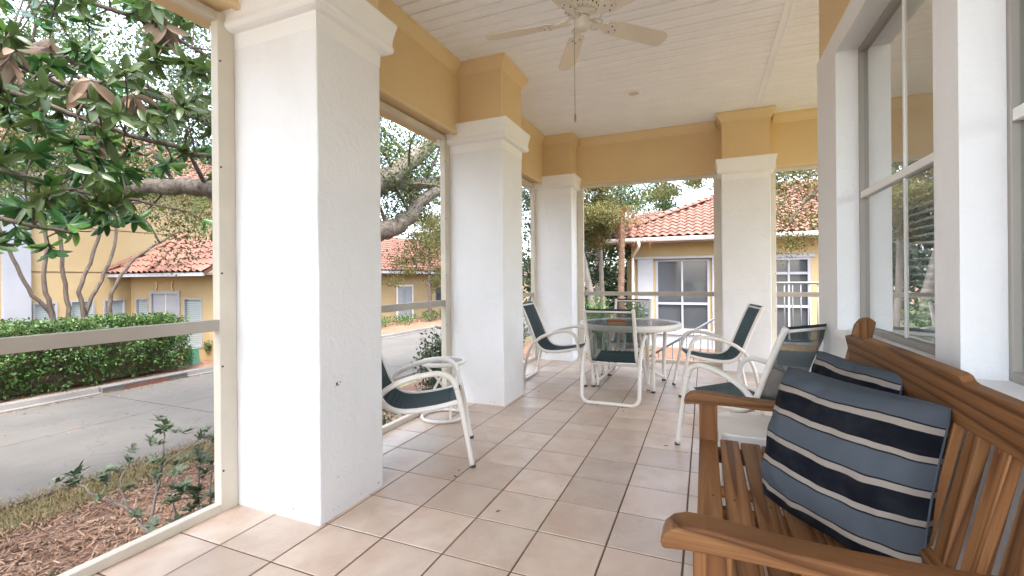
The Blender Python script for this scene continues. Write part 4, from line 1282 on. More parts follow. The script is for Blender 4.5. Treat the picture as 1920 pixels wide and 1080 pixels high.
dk = roof_plane(P_, (-17.48, 8.38, 1.52), (1, 0, 0), (0, 1, 0.68), [(0, 0), (4.6, 0), (4.6, 2.05), (0.85, 2.05)], limit=290)
ridge_line(dk, (-15.25, 8.36, 1.60), (-16.65, 10.0, 2.72))
ridge_line(dk, (-17.48, 8.36, 1.56), (-16.65, 10.05, 2.72))
# long low wing further down the street
W_ = empty('street_wing', (-16.2, 26, FZ), 0, 'low yellow building with a white door seen past the second column', 'building')
hW = [(21.5, 22.9, FZ, 0.85), (25.5, 27.0, -0.4, 0.8), (17.0, 18.5, -0.4, 0.8)]
wall_sheet(MB(), 'x', -16.2, -0.25, 15.0, 44, FZ - 0.2, 1.66, hW).build('wall', M['yellow_wall'], W_)
far_window(W_, 'x', -16.2, *hW[1], 1); far_window(W_, 'x', -16.2, *hW[2], 1)
dr = MB().box(-16.28, -16.22, 21.5, 22.9, FZ, 0.85).build('door', M['far_white'], W_)
MB().box(-16.21, -16.16, 21.4, 21.5, FZ, 0.95).box(-16.21, -16.16, 22.9, 23.0, FZ, 0.95).box(-16.21, -16.16, 21.5, 22.9, 0.85, 0.95).build('frame', M['gutter'], dr)
MB().box(-16.22, -16.205, 22.0, 22.35, -0.9, 0.7).build('panel', M['blind_pane'], dr)
MB().box(-16.2, -15.65, 14.8, 44, 1.60, 1.74).build('eave', M['far_white'], W_)
roof_plane(W_, (-15.7, 14.8, 1.76), (0, 1, 0), (-1, 0, 0.55), [(0, 0), (29, 0), (25, 5.2), (0, 5.2)], seen=lambda u, v: False)

# ---- building behind the porch
B_ = empty('neighbour_house', (1, 17, FZ), 0, 'yellow stucco house with terracotta hip roof and tall white windows behind the porch', 'building')
YB = 17.0
hB = [(-1.60, 0.16, -0.62, 1.88), (2.02, 3.10, -0.95, 1.86), (5.2, 7.0, -0.62, 1.88)]
wall_sheet(MB(), 'y', YB, 0.3, -2.45, 9.0, FZ - 0.2, 2.5, hB).build('wall', M['yellow_wall'], B_)
wall_sheet(MB(), 'x', -2.45, 0.3, YB + 0.305, 27, FZ - 0.2, 2.5, []).build('side_wall', M['yellow_wall'], B_)
far_window(B_, 'y', YB, *hB[0], -1, mull=(-0.72,), trans=(0.33,), fw=0.07)
far_window(B_, 'y', YB, *hB[1], -1, mull=(2.50,), trans=(0.28, 1.35), fw=0.08)
far_window(B_, 'y', YB, *hB[2], -1, mull=(6.1,), trans=(0.33,), fw=0.07)
MB().box(-2.22, -1.68, YB - 0.12, YB - 0.001, FZ, 1.90).build('pilaster', M['far_white'], B_, bevel=0.01)
MB().box(0.24, 0.62, YB - 0.12, YB - 0.001, FZ, 1.90).build('pilaster', M['far_white'], B_, bevel=0.01)
MB().box(-2.30, 0.68, YB - 0.14, YB - 0.002, 1.90, 1.98).build('cornice', M['far_white'], B_, bevel=0.01)
MB().box(-1.68, 0.24, YB - 0.10, YB - 0.002, -0.75, -0.62).build('sill', M['far_white'], B_)
MB().box(-1.68, 0.24, YB - 0.05, YB - 0.002, FZ, -0.75).build('dado', M['far_white'], B_)
MB().box(1.90, 3.22, YB - 0.05, YB - 0.003, 1.86, 1.96).build('door_head', M['far_white'], B_)
EB = 2.56
MB().box(-3.25, 9.4, YB - 0.66, YB - 0.002, EB - 0.10, EB - 0.05).build('soffit', M['far_white'], B_)
gp = [(YB - 0.80, EB + 0.06), (YB - 0.80, EB - 0.02), (YB - 0.77, EB - 0.07), (YB - 0.67, EB - 0.08), (YB - 0.67, EB + 0.06), (YB - 0.69, EB + 0.06), (YB - 0.69, EB - 0.05), (YB - 0.75, EB - 0.05), (YB - 0.78, EB - 0.01), (YB - 0.78, EB + 0.06)]
MB().prism(gp, 'x', -3.3, 9.4).build('gutter', M['gutter'], B_, fix=True)
MB().tube(smooth_path([(-2.10, YB - 0.73, EB - 0.06), (-2.10, YB - 0.70, EB - 0.25), (-2.36, YB - 0.20, EB - 0.55), (-2.38, YB - 0.14, EB - 0.75), (-2.38, YB - 0.14, FZ)], 4), 0.05, 8).build('downspout', M['gutter'], B_, smooth=True)
SL = 0.47
dk = roof_plane(B_, (-3.3, YB - 0.75, EB + 0.07), (1, 0, 0), (0, 1, SL), [(0, 0), (12.7, 0), (12.7, 5.7), (4.95, 5.7)], seen=lambda u, v: (u < 6.7 and v < 5.0), limit=290)
H0 = Vector((-3.32, YB - 0.77, EB + 0.10))
ridge_line(dk, H0, H0 + Vector((4.95, 4.95, 4.95 * SL)))
dk = roof_plane(B_, (-3.3, YB + 13, EB + 0.07), (0, -1, 0), (1, 0, SL), [(0, 0), (13.75, 0), (8.8, 5.7), (0, 5.7)], seen=lambda u, v: False)
# higher roof mass behind it
B2 = empty('rear_house', (-1, 24, FZ), 0, 'second tiled roof rising behind the hip of the neighbouring house', 'building')
MB().box(-3.4, 3.0, 22.2, 28, FZ, 4.0).build('wall', M['yellow_wall'], B2)
roof_plane(B2, (-4.0, 21.6, 3.35), (1, 0, 0), (0, 1, 0.45), [(0, 0), (7.5, 0), (6.2, 2.9), (1.0, 2.9)], seen=lambda u, v: u < 4.5, limit=200)

# ---- white stair railing just behind the porch
rl = empty('stair_railing', (1.2, 8.9, -0.2), 0, 'white metal railing with thin balusters outside the back opening', 'railing')
def rail_run(p0, p1, hgt, n, post=True):
    p0, p1 = Vector(p0), Vector(p1)
    d = (p1 - p0)
    for h, r_ in ((hgt, 0.021), (0.10, 0.014)):
        MB().tube([p0 + Vector((0, 0, h)), p1 + Vector((0, 0, h))], r_, 8).build('rail', M['far_white'], rl, smooth=True)
    for k in range(n):
        q = p0 + d * ((k + 0.5) / n)
        MB().tube([q + Vector((0, 0, 0.10)), q + Vector((0, 0, hgt))], 0.0095, 6).build('baluster', M['far_white'], rl, smooth=True)
    for q in (p0, p1): MB().box(q.x - 0.022, q.x + 0.022, q.y - 0.022, q.y + 0.022, q.z - 0.4, q.z + hgt + 0.02).build('post', M['far_white'], rl)
rail_run((0.95, 8.95, 0.06), (2.75, 8.95, 0.06), 1.07, 15)
rail_run((0.93, 8.90, 0.04), (-0.95, 8.6, -1.16), 0.96, 16)
ld = empty('stair_landing', (1.9, 8.1, GZ), 0, 'pale concrete stair landing and steps behind the back opening', 'steps')
MB().box(0.9, 3.0, 7.35, 8.99, GZ - 0.1, -0.02).build('landing', M['concrete'], ld, bevel=0.01)
for k in range(6):
    MB().box(0.898 - 0.30 * (k + 1), 0.896 - 0.30 * k, 7.75, 8.93, GZ - 0.1, -0.20 * (k + 0.9) - 0.01).build('step', M['concrete'], ld, bevel=0.01)

# ---- hedge along the far kerb
hd = empty('clipped_hedge', (-13.4, 3, GZ + 0.1), 0, 'long clipped green hedge along the far kerb', 'hedge')
MB().box(-13.95, -12.95, -3.8, 7.55, GZ + 0.15, 0.12).build('branch_core', M['soil'], hd)
cl = []
rg = np.random.default_rng(5)
for y in np.arange(-4.0, 8.0, 0.30):
    for (x, z, k) in ((-12.82, -0.92, 90), (-12.74, -0.62, 150), (-12.74, -0.3, 170), (-12.80, 0.02, 190), (-13.05, 0.24, 200), (-13.45, 0.27, 180), (-13.9, 0.22, 120)):
        cl.append((x + rg.uniform(-0.08, 0.08), y + rg.uniform(-0.1, 0.1), z + rg.uniform(-0.06, 0.06), 0.24, 0.26, 0.20, int(k)))
for z in (-0.8, -0.45, -0.1, 0.15):
    for x in (-13.0, -13.4, -13.8):
        cl.append((x, 7.85 + rg.uniform(-0.1, 0.1), z, 0.3, 0.28, 0.22, 150))
leaf_cloud('foliage', cl, M['hedge_leaf'], hd, 0.075, 0.5, 3)
for k in range(26):
    y = -3.5 + k * 0.43 + random.uniform(-0.1, 0.1)
    branch('stem', [(-13.2, y, GZ + 0.1), (-13.0, y + random.uniform(-0.15, 0.15), -0.75), (-12.85 + random.uniform(-0.1, 0.1), y + random.uniform(-0.3, 0.3), -0.35)], 0.02, 0.008, M['thin_bark'], hd, 6)
def round_bush(x, y, z0, r, h, n, mat, label, size=0.07, group=None, aspect=0.5):
    e_ = empty('bush', (x, y, z0), 0, label, 'bush', group)
    leaf_cloud('foliage', [(x + random.uniform(-r, r) * 0.5, y + random.uniform(-r, r) * 0.5, z0 + h * random.uniform(0.3, 0.8), r * 0.6, r * 0.6, h * 0.32, n // 6) for _ in range(6)], mat, e_, size, aspect, int(abs(x * 13 + y * 7) * 10))
    for q in range(5):
        a = random.uniform(0, 6.28)
        branch('stem', [(x, y, z0), (x + 0.2 * r * math.cos(a), y + 0.2 * r * math.sin(a), z0 + h * 0.3), (x + 0.6 * r * math.cos(a), y + 0.6 * r * math.sin(a), z0 + h * 0.7)], 0.014, 0.005, M['thin_bark'], e_, 6)
    return e_
round_bush(-13.6, 9.15, GZ + 0.1, 0.35, 0.6, 900, M['hedge_leaf'], 'small round bush beside the green utility box')
# green utility pedestal
ub = empty('utility_box', (-13.35, 8.35, GZ + 0.1), R(12), 'small green utility box at the end of the hedge', 'utility box')
MB().add([(-0.15, -0.13, 0), (0.15, -0.13, 0), (0.15, 0.13, 0), (-0.15, 0.13, 0), (-0.12, -0.10, 0.42), (0.12, -0.10, 0.42), (0.12, 0.10, 0.42), (-0.12, 0.10, 0.42)], [(0, 1, 5, 4), (1, 2, 6, 5), (2, 3, 7, 6), (3, 0, 4, 7), (4, 5, 6, 7), (3, 2, 1, 0)]).build('housing', M['utility_green'], ub, world=False, bevel=0.012)
MB().box(-0.135, 0.135, -0.115, 0.115, 0.42, 0.455).build('cover', M['utility_green'], ub, world=False, bevel=0.012)
MB().box(-0.17, 0.17, -0.15, 0.15, -0.04, 0.015).build('plinth', M['concrete'], ub, world=False)
# low ground cover strip past the second column
e_ = empty('low_hedge', (-14.5, 21, GZ + 0.1), 0, 'low green border hedge before the building past the second column', 'hedge')
cl = [(-14.6 + random.uniform(-0.5, 0.4), y, GZ + 0.3 + random.uniform(0, 0.15), 0.5, 0.5, 0.28, 130) for y in np.arange(14.5, 31, 0.5)]
leaf_cloud('foliage', cl, M['hedge_leaf'], e_, 0.10, 0.5, 31)
for k in range(18): branch('stem', [(-14.6, 14.8 + k * 0.9, GZ + 0.1), (-14.5, 14.8 + k * 0.9, GZ + 0.35)], 0.02, 0.01, M['thin_bark'], e_, 6)

# ---- crape myrtle with bare stems rising from the hedge
cm = empty('crape_myrtle', (-14.2, 5.6, GZ + 0.1), 0, 'multi stemmed small tree with bare curving trunks rising behind the hedge', 'tree')
def onw(y, z, x=-14.2): return (x, y, z)
stems = [([(-14.2, 5.75, GZ), (-14.2, 5.72, 0.3), (-14.25, 5.30, 1.1), (-14.3, 5.02, 2.0), (-14.4, 4.6, 3.2)], 0.052, 0.03),
         ([(-14.2, 5.78, GZ), (-14.2, 5.74, 0.3), (-14.15, 5.55, 1.2), (-14.2, 5.60, 2.4), (-14.3, 5.4, 3.6)], 0.058, 0.035),
         ([(-14.25, 6.0, GZ), (-14.2, 6.0, 0.4), (-14.2, 5.92, 1.4), (-14.25, 5.85, 2.6), (-14.3, 5.9, 3.8)], 0.058, 0.03),
         ([(-14.2, 6.35, GZ), (-14.2, 6.28, 0.5), (-14.2, 6.22, 1.1), (-14.25, 6.5, 1.9), (-14.3, 6.75, 3.0), (-14.4, 6.8, 4.0)], 0.058, 0.03),
         ([(-14.25, 6.45, GZ), (-14.2, 6.36, 0.5), (-14.1, 6.62, 1.3), (-14.15, 6.95, 2.4), (-14.2, 6.9, 3.6)], 0.052, 0.03),
         ([(-14.1, 6.95, GZ), (-14.1, 6.80, 0.45), (-14.1, 6.86, 1.05), (-14.1, 7.25, 1.75), (-14.0, 7.9, 2.35), (-13.9, 8.4, 2.7)], 0.058, 0.025)]
tips = []
for i, (p, a, b) in enumerate(stems):
    branch('stem', p, a, b, M['thin_bark'], cm, 9, 0.018, i)
    tips.append(p[-1])
    q = Vector(p[-2]); e2 = q + Vector((random.uniform(-0.2, 0.2), random.uniform(-0.9, 0.9), 1.0))
    branch('twig', [q, q.lerp(e2, 0.5) + Vector((0, 0.1, 0)), e2], 0.03, 0.012, M['thin_bark'], cm, 7); tips.append(tuple(e2))
cl = []
for tpt in tips:
    for _ in range(3): cl.append((tpt[0] + random.uniform(-0.5, 0.5), tpt[1] + random.uniform(-0.6, 0.6), tpt[2] + random.uniform(0.2, 1.2), 0.5, 0.55, 0.45, 170))
leaf_cloud('crown', cl, M['oak_leaf'], cm, 0.10, 0.45, 9)

# ---- live oak on the near verge, its limbs crossing both left openings
ok = empty('live_oak', (-5.6, 5.0, GZ), 0, 'live oak with thick grey limbs spreading past the left openings', 'tree')
branch('trunk', [(-5.6, 5.0, GZ - 0.1), (-5.62, 5.0, 0.2), (-5.55, 5.05, 1.4), (-5.55, 5.1, 2.2), (-5.5, 5.2, 3.0)], 0.40, 0.27, M['oak_bark'], ok, 14, 0.02, 3)
LIMBS = [
    ([(-5.6, 5.0, 2.0), (-6.0, 4.75, 2.42), (-6.62, 4.37, 2.60), (-7.5, 4.22, 2.66), (-8.4, 4.08, 2.74), (-10.0, 3.6, 2.95), (-11.5, 3.0, 3.4)], 0.17, 0.05),
    ([(-5.55, 5.05, 2.6), (-5.9, 4.7, 3.15), (-6.32, 4.2, 3.47), (-7.4, 3.9, 4.0), (-8.6, 3.6, 4.15), (-10.2, 3.2, 4.3)], 0.11, 0.04),
    ([(-5.5, 5.2, 2.2), (-5.3, 6.0, 2.75), (-5.2, 6.7, 3.08), (-5.2, 7.4, 3.55), (-5.15, 8.1, 4.05), (-5.2, 9.4, 4.7)], 0.24, 0.11),
    ([(-5.28, 6.2, 2.80), (-5.25, 6.75, 2.96), (-5.2, 7.5, 3.12), (-5.15, 8.4, 3.35), (-4.9, 10.0, 3.9)], 0.16, 0.08),
    ([(-5.5, 5.3, 1.7), (-5.3, 6.1, 1.98), (-5.2, 6.75, 2.18), (-5.18, 7.3, 2.50), (-5.15, 7.9, 2.95), (-4.8, 9.2, 3.5)], 0.21, 0.09),
    ([(-5.5, 5.2, 2.9), (-5.9, 5.6, 4.0), (-6.6, 6.2, 5.2), (-7.5, 6.8, 6.2)], 0.2, 0.06),
    ([(-5.5, 5.2, 2.9), (-5.0, 4.6, 4.0), (-4.8, 3.4, 5.0), (-4.9, 2.0, 5.6)], 0.17, 0.05),
    ([(-6.2, 6.0, 4.6), (-7.6, 7.5, 5.0), (-8.6, 9.5, 5.2)], 0.12, 0.05),
]
for i, (p, a, b) in enumerate(LIMBS): branch('limb', p, a, b, M['oak_bark'], ok, 12, 0.03, 20 + i)
# finer boughs leaving the limbs
TW_ = []
rg = np.random.default_rng(17)
for i, (p, a, b) in enumerate(LIMBS):
    P = smooth_path(p, 5)
    for k in range(7):
        s = P[int(len(P) * (0.35 + 0.6 * k / 7))]
        e2 = s + Vector((rg.uniform(-1.3, 1.3), rg.uniform(-1.2, 1.2), rg.uniform(-0.5, 1.3)))
        m_ = s.lerp(e2, 0.5) + Vector((rg.uniform(-0.2, 0.2), rg.uniform(-0.2, 0.2), 0.15))
        if e2.x > -3.6: continue
        branch('bough', [s, m_, e2], 0.035, 0.010, M['oak_bark'], ok, 6)
        TW_.append(e2); TW_.append(m_)
cl = []
for e2 in TW_:
    for _ in range(2):
        cl.append((e2.x + rg.uniform(-0.4, 0.4), e2.y + rg.uniform(-0.4, 0.4), e2.z + rg.uniform(-0.1, 0.5), 0.42, 0.42, 0.30, 130))
for _ in range(230):
    cl.append((rg.uniform(-11.5, -6.0), rg.uniform(2.6, 9.0), rg.uniform(3.0, 6.6), 0.5, 0.5, 0.34, 120))
for _ in range(60):
    cl.append((rg.uniform(-7.2, -5.2), rg.uniform(7.5, 12.5), rg.uniform(3.0, 6.2), 0.5, 0.5, 0.34, 120))
leaf_cloud('crown', cl, M['oak_leaf'], ok, 0.062, 0.45, 21)
# hanging yellow green sprays by the second opening and under the long limb
cl = []
for (x, y, z, k) in ((-5.6, 7.6, 2.55, 5), (-6.2, 9.5, 1.9, 6), (-5.6, 9.2, 1.2, 4), (-6.6, 10.6, 2.6, 6), (-7.0, 4.5, 2.0, 4), (-7.9, 5.6, 2.1, 6), (-8.8, 6.6, 1.75, 5), (-9.2, 5.4, 2.4, 5), (-11.4, 4.0, 3.6, 7), (-11.8, 4.6, 4.3, 7), (-10.6, 3.4, 4.0, 6), (-9.6, 2.8, 3.3, 8), (-10.4, 3.6, 2.9, 8), (-6.4, 8.6, 2.4, 7), (-7.2, 11.0, 2.0, 7), (-6.0, 8.0, 3.2, 6), (-7.4, 4.6, 1.9, 4), (-6.3, 9.0, 1.5, 7), (-7.0, 10.0, 1.7, 8), (-5.9, 8.3, 2.9, 8), (-6.5, 9.6, 2.5, 8), (-7.6, 11.5, 2.8, 8), (-8.4, 12.5, 2.2, 8)):
    for _ in range(k): cl.append((x + rg.uniform(-0.5, 0.5), y + rg.uniform(-0.5, 0.5), z + rg.uniform(-0.35, 0.35), 0.34, 0.34, 0.26, 85))
leaf_cloud('hanging_spray', cl, M['olive_leaf'], ok, 0.06, 0.45, 23)

# ---- trees beyond, filling the view between the buildings
def tree(x, y, h, crown_r, mat, label, trunk_r=0.14, n=9000, size=0.11, seed=1, lean=(0, 0), barkm='pale_bark', crown_h=None, name='tree', z0=GZ):
    e_ = empty(name, (x, y, z0), 0, label, 'tree', None)
    rg_ = np.random.default_rng(seed)
    top = Vector((x + lean[0], y + lean[1], z0 + h))
    b0 = Vector((x, y, z0))
    branch('trunk', [b0, b0.lerp(top, 0.3) + Vector((rg_.uniform(-.12, .12), rg_.uniform(-.12, .12), 0)), b0.lerp(top, 0.65) + Vector((rg_.uniform(-.2, .2), rg_.uniform(-.2, .2), 0)), top], trunk_r, trunk_r * 0.3, M[barkm], e_, 10, 0.01, seed)
    ch = crown_h or crown_r * 0.9
    ends = []
    for k in range(9):
        a = rg_.uniform(0, 6.28); s = b0.lerp(top, rg_.uniform(0.5, 0.95))
        e2 = s + Vector((math.cos(a) * crown_r * rg_.uniform(0.4, 0.9), math.sin(a) * crown_r * rg_.uniform(0.4, 0.9), rg_.uniform(-0.2, 0.6) * ch))
        branch('limb', [s, s.lerp(e2, 0.5) + Vector((0, 0, 0.15)), e2], trunk_r * 0.35, 0.012, M[barkm], e_, 7)
        ends += [e2, s.lerp(e2, 0.6)]
    cl = []
    m_ = 34
    for k in range(m_):
        q = ends[k % len(ends)] + Vector((rg_.normal() * crown_r * 0.28, rg_.normal() * crown_r * 0.28, rg_.normal() * ch * 0.28))
        r_ = crown_r * rg_.uniform(0.16, 0.32)
        cl.append((q.x, q.y, q.z, r_, r_, r_ * 0.7, n // m_))
    leaf_cloud('crown', cl, mat, e_, size, 0.5, seed + 100)
    return e_
tree(-3.15, 13.9, 6.6, 1.7, M['olive_leaf'], 'slim pale trunked tree left of the neighbouring house, nearer the corner column', 0.13, 24000, 0.07, 41, (-0.7, 0))
tree(-3.1, 15.6, 7.2, 1.8, M['olive_leaf'], 'slim pale trunked tree beside the neighbouring house, second from the corner column', 0.11, 24000, 0.075, 42, (-0.7, 0.2))
tree(-4.6, 17.0, 6.5, 2.6, M['dark_leaf'], 'dark leafy tree behind the slim pale trunks', 0.2, 14000, 0.11, 43)
tree(-4.2, 20.0, 7.5, 3.2, M['oak_leaf'], 'tall green tree standing behind the slim pale trunks', 0.22, 14000, 0.12, 44)
tree(3.2, 27.5, 9.5, 3.4, M['dark_leaf'], 'dark tree rising above the roof of the neighbouring house', 0.3, 16000, 0.13, 45)
tree(-2.2, 30, 9.0, 3.2, M['oak_leaf'], 'green tree far behind the neighbouring house', 0.3, 12000, 0.15, 46)
tree(-25.0, 4.0, 10.5, 4.5, M['oak_leaf'], 'large green tree behind the two storey building', 0.4, 16000, 0.16, 47)
tree(-24.0, 14.0, 11.0, 4.5, M['dark_leaf'], 'dark tree behind the roofs across the street', 0.4, 16000, 0.16, 48)
tree(-14.2, 21.8, 5.5, 1.7, M['olive_leaf'], 'young tree with thin grey trunk before the white street door', 0.13, 8000, 0.10, 49, barkm='thin_bark')
tree(-13.9, 24.8, 6.0, 1.9, M['olive_leaf'], 'tree with reddish brown trunk further down the street', 0.20, 8000, 0.10, 50, barkm='red_bark')
tree(-20.5, 34.0, 9.5, 4.2, M['oak_leaf'], 'green tree at the far end of the street', 0.35, 12000, 0.16, 51)
tree(8.5, 21.0, 8.5, 3.2, M['dark_leaf'], 'dark tree right of the neighbouring house', 0.3, 10000, 0.13, 52)
# palm with a skirt of red dead fronds
pm = empty('palm_tree', (-2.46, 14.75, GZ), 0, 'palm with tan trunk and rust coloured dead fronds beside the house', 'palm')
branch('trunk', [(-2.46, 14.75, GZ), (-2.45, 14.75, 1.0), (-2.42, 14.75, 2.6), (-2.40, 14.75, 3.5)], 0.11, 0.09, M['red_bark'], pm, 12, 0.008, 4)
for k in range(22):
    a = 2 * math.pi * k / 11 + (0.28 if k > 10 else 0); dn = k > 10
    L = random.uniform(0.8, 1.2)
    c, s = math.cos(a), math.sin(a)
    pts = [Vector((-2.40 + c * L * q, 14.75 + s * L * q, 3.5 + ((0.35 * q - 0.9 * q * q) if not dn else (-0.2 * q - 1.1 * q * q)))) for q in [i / 6 for i in range(7)]]
    mb = MB().tube(pts, lerp_list(0.018, 0.004, 7), 5)
    for i in range(1, 7):
        t_ = (pts[i] - pts[i - 1]).normalized(); sd_ = t_.cross(Vector((0, 0, 1))).normalized()
        for sg in (-1, 1):
            for h in (0.0, 0.5):
                b0 = pts[i - 1].lerp(pts[i], h); tip = b0 + sd_ * sg * 0.30 * (1 - 0.5 * i / 7) + t_ * 0.16 + Vector((0, 0, -0.12))
                mb.add([b0 - t_ * 0.015, b0 + t_ * 0.015, tip], [(0, 1, 2)])
    mb.build('frond', M['red_leaf'] if dn else M['olive_leaf'], pm)
# oak bough hanging before the right back opening
ob_ = empty('oak_tree', (3.9, 12.0, GZ), 0, 'oak with fine leaves drooping before the house at the right back opening', 'tree')
branch('trunk', [(3.9, 12.0, GZ), (3.9, 12.0, 1.0), (3.8, 11.9, 3.4), (3.6, 11.7, 4.6)], 0.28, 0.16, M['oak_bark'], ob_, 12, 0.02, 8)
cl = []
for p in ([(3.7, 11.8, 3.6), (3.0, 11.4, 4.0), (2.2, 11.0, 3.9), (1.4, 10.8, 3.4)], [(3.7, 11.8, 3.3), (2.8, 11.2, 3.3), (2.0, 10.8, 2.9), (1.5, 10.6, 2.2)], [(3.6, 11.7, 4.2), (2.4, 12.2, 4.5), (0.9, 12.4, 4.25), (-0.2, 12.3, 4.0), (-1.0, 12.2, 3.9)], [(3.6, 11.7, 4.5), (3.9, 13, 5.4), (3.6, 14, 5.6)]):
    branch('limb', p, 0.09, 0.015, M['oak_bark'], ob_, 8, 0.02, 5)
    for q in smooth_path(p, 5)[6:]:
        for _ in range(5): cl.append((q.x + rg.uniform(-.5, .5), q.y + rg.uniform(-.45, .45), q.z + rg.uniform(-.6, .4), 0.34, 0.34, 0.26, 85))
leaf_cloud('crown', cl, M['olive_leaf'], ob_, 0.062, 0.45, 61)

# ---- distant wood closing the view
cl = []
for k in range(150):
    cl.append((-48 + rg.uniform(-3, 3), -30 + k * 0.8, rg.uniform(-0.5, 7.5), 2.2, 2.0, 1.6, 60))
for k in range(170):
    cl.append((-48 + k * 0.6, 62 + rg.uniform(-3, 3), rg.uniform(-0.5, 9.5), 2.2, 2.0, 1.8, 60))
for k in range(60):
    cl.append((-12 + k * 0.2, 33 + rg.uniform(-2, 2), rg.uniform(-1.0, 4.5), 1.4, 1.2, 1.1, 110))
w_ = leaf_cloud('distant_wood', cl, M['dark_leaf'], None, 0.42, 0.6, 91)
tag(w_, 'distant green wood closing the view behind the buildings', 'wood', kind='stuff')
# ---- magnolia close to the porch: every near leaf is a part
mg = empty('magnolia', (-6.4, -0.9, GZ), 0, 'magnolia with large glossy leaves and brown withered clusters filling the near left opening', 'tree')
branch('trunk', [(-6.4, -0.9, GZ), (-6.4, -0.85, 0.6), (-6.35, -0.75, 1.8), (-6.2, -0.6, 3.2), (-6.1, -0.5, 4.6)], 0.17, 0.08, M['thin_bark'], mg, 12, 0.015, 6)
MLIMB = [
    [(-6.3, -0.7, 2.5), (-6.1, 0.4, 3.0), (-5.9, 1.5, 3.05), (-5.3, 2.5, 2.75), (-4.8, 3.2, 2.55), (-4.55, 3.7, 2.5)],
    [(-6.3, -0.7, 2.2), (-6.3, 0.6, 2.5), (-6.0, 1.7, 2.35), (-5.6, 2.3, 2.15), (-5.0, 2.75, 2.0)],
    [(-6.2, -0.6, 3.2), (-5.9, 0.6, 3.7), (-5.5, 1.7, 3.9), (-5.0, 2.6, 3.75), (-4.6, 3.3, 3.5)],
    [(-6.2, -0.6, 3.0), (-6.4, 0.8, 3.5), (-6.5, 1.9, 3.55), (-6.2, 2.8, 3.3), (-5.6, 3.6, 3.2)],
    [(-6.3, -0.7, 1.9), (-6.2, 0.7, 2.0), (-5.8, 1.8, 1.85), (-5.4, 2.3, 1.7)],
    [(-6.1, -0.5, 4.2), (-5.7, 0.8, 4.6), (-5.2, 1.9, 4.6), (-4.8, 2.8, 4.3)],
]
allp = []
for i, p in enumerate(MLIMB):
    branch('limb', p, 0.042, 0.014, M['thin_bark'], mg, 8, 0.02, 60 + i)
    allp.append(smooth_path(p, 6))
def leaf_shape(L, Wd, fold, curl):
    st_ = [(0.0, 0.05), (0.10, 0.42), (0.32, 0.90), (0.58, 1.0), (0.80, 0.74), (0.93, 0.38), (1.0, 0.04)]
    vs_, fs_ = [], []
    for u_, w_ in st_:
        z = -curl * L * u_ * u_
        vs_ += [(u_ * L, -w_ * Wd / 2, z + fold * w_ * Wd), (u_ * L, 0, z), (u_ * L, w_ * Wd / 2, z + fold * w_ * Wd)]
    for k in range(len(st_) - 1):
        for q in (0, 1): fs_.append((k * 3 + q, k * 3 + 3 + q, k * 3 + 4 + q, k * 3 + 1 + q))
    return vs_, [tuple(reversed(f)) for f in fs_]
GREEN = [MB().add(*leaf_shape(0.175, 0.062, f, c)).mesh('leaf', M['magnolia_leaf'], smooth=True) for f, c in ((0.20, 0.20), (0.34, 0.42), (0.12, 0.05), (0.26, -0.12))]
DEAD = [MB().add(*leaf_shape(0.17, 0.062, f, c)).mesh('leaf', M['dead_leaf'], smooth=True) for f, c in ((0.25, 0.35), (0.3, 0.15))]
rm_ = random.Random(29)
ros = []
for i, P in enumerate(allp):
    for k in range(15):
        t_ = 0.30 + 0.70 * (k + rm_.random()) / 15
        q = P[min(len(P) - 1, int(t_ * len(P)))]
        e2 = q + Vector((rm_.uniform(-0.5, 0.5), rm_.uniform(-0.4, 0.5), rm_.uniform(-0.42, 0.42)))
        ros.append((e2, q, 'green'))
for k in range(150):
    s_ = rm_.random(); z = rm_.uniform(1.75, 4.5)
    if z < 2.35 and s_ > 0.62: continue
    if z < 2.9 and s_ > 0.72 and rm_.random() < 0.6: continue
    dd = rm_.uniform(-0.7, 0.9)
    e2 = Vector((-6.7 + 2.4 * s_ - 0.5 * dd, 2.0 + 1.2 * s_ + 0.75 * dd, z))
    q = min((p for P in allp for p in P), key=lambda p: (p - e2).length)
    if (q - e2).length > 0.75: q = e2.lerp(q, 0.75 / (q - e2).length)
    ros.append((e2, q, 'green'))
for c_ in ((-5.05, 2.30, 3.05), (-4.55, 3.30, 2.72), (-4.50, 3.22, 2.42), (-4.45, 3.3, 2.35), (-5.5, 2.55, 2.6), (-5.75, 2.3, 3.5), (-6.35, 2.1, 1.62), (-4.75, 2.75, 3.7), (-5.3, 2.75, 3.15), (-5.6, 2.0, 3.3)):
    q = min((p for P in allp for p in P), key=lambda p: (p - Vector(c_)).length)
    ros.append((Vector(c_), q, 'dead'))
leaves = []
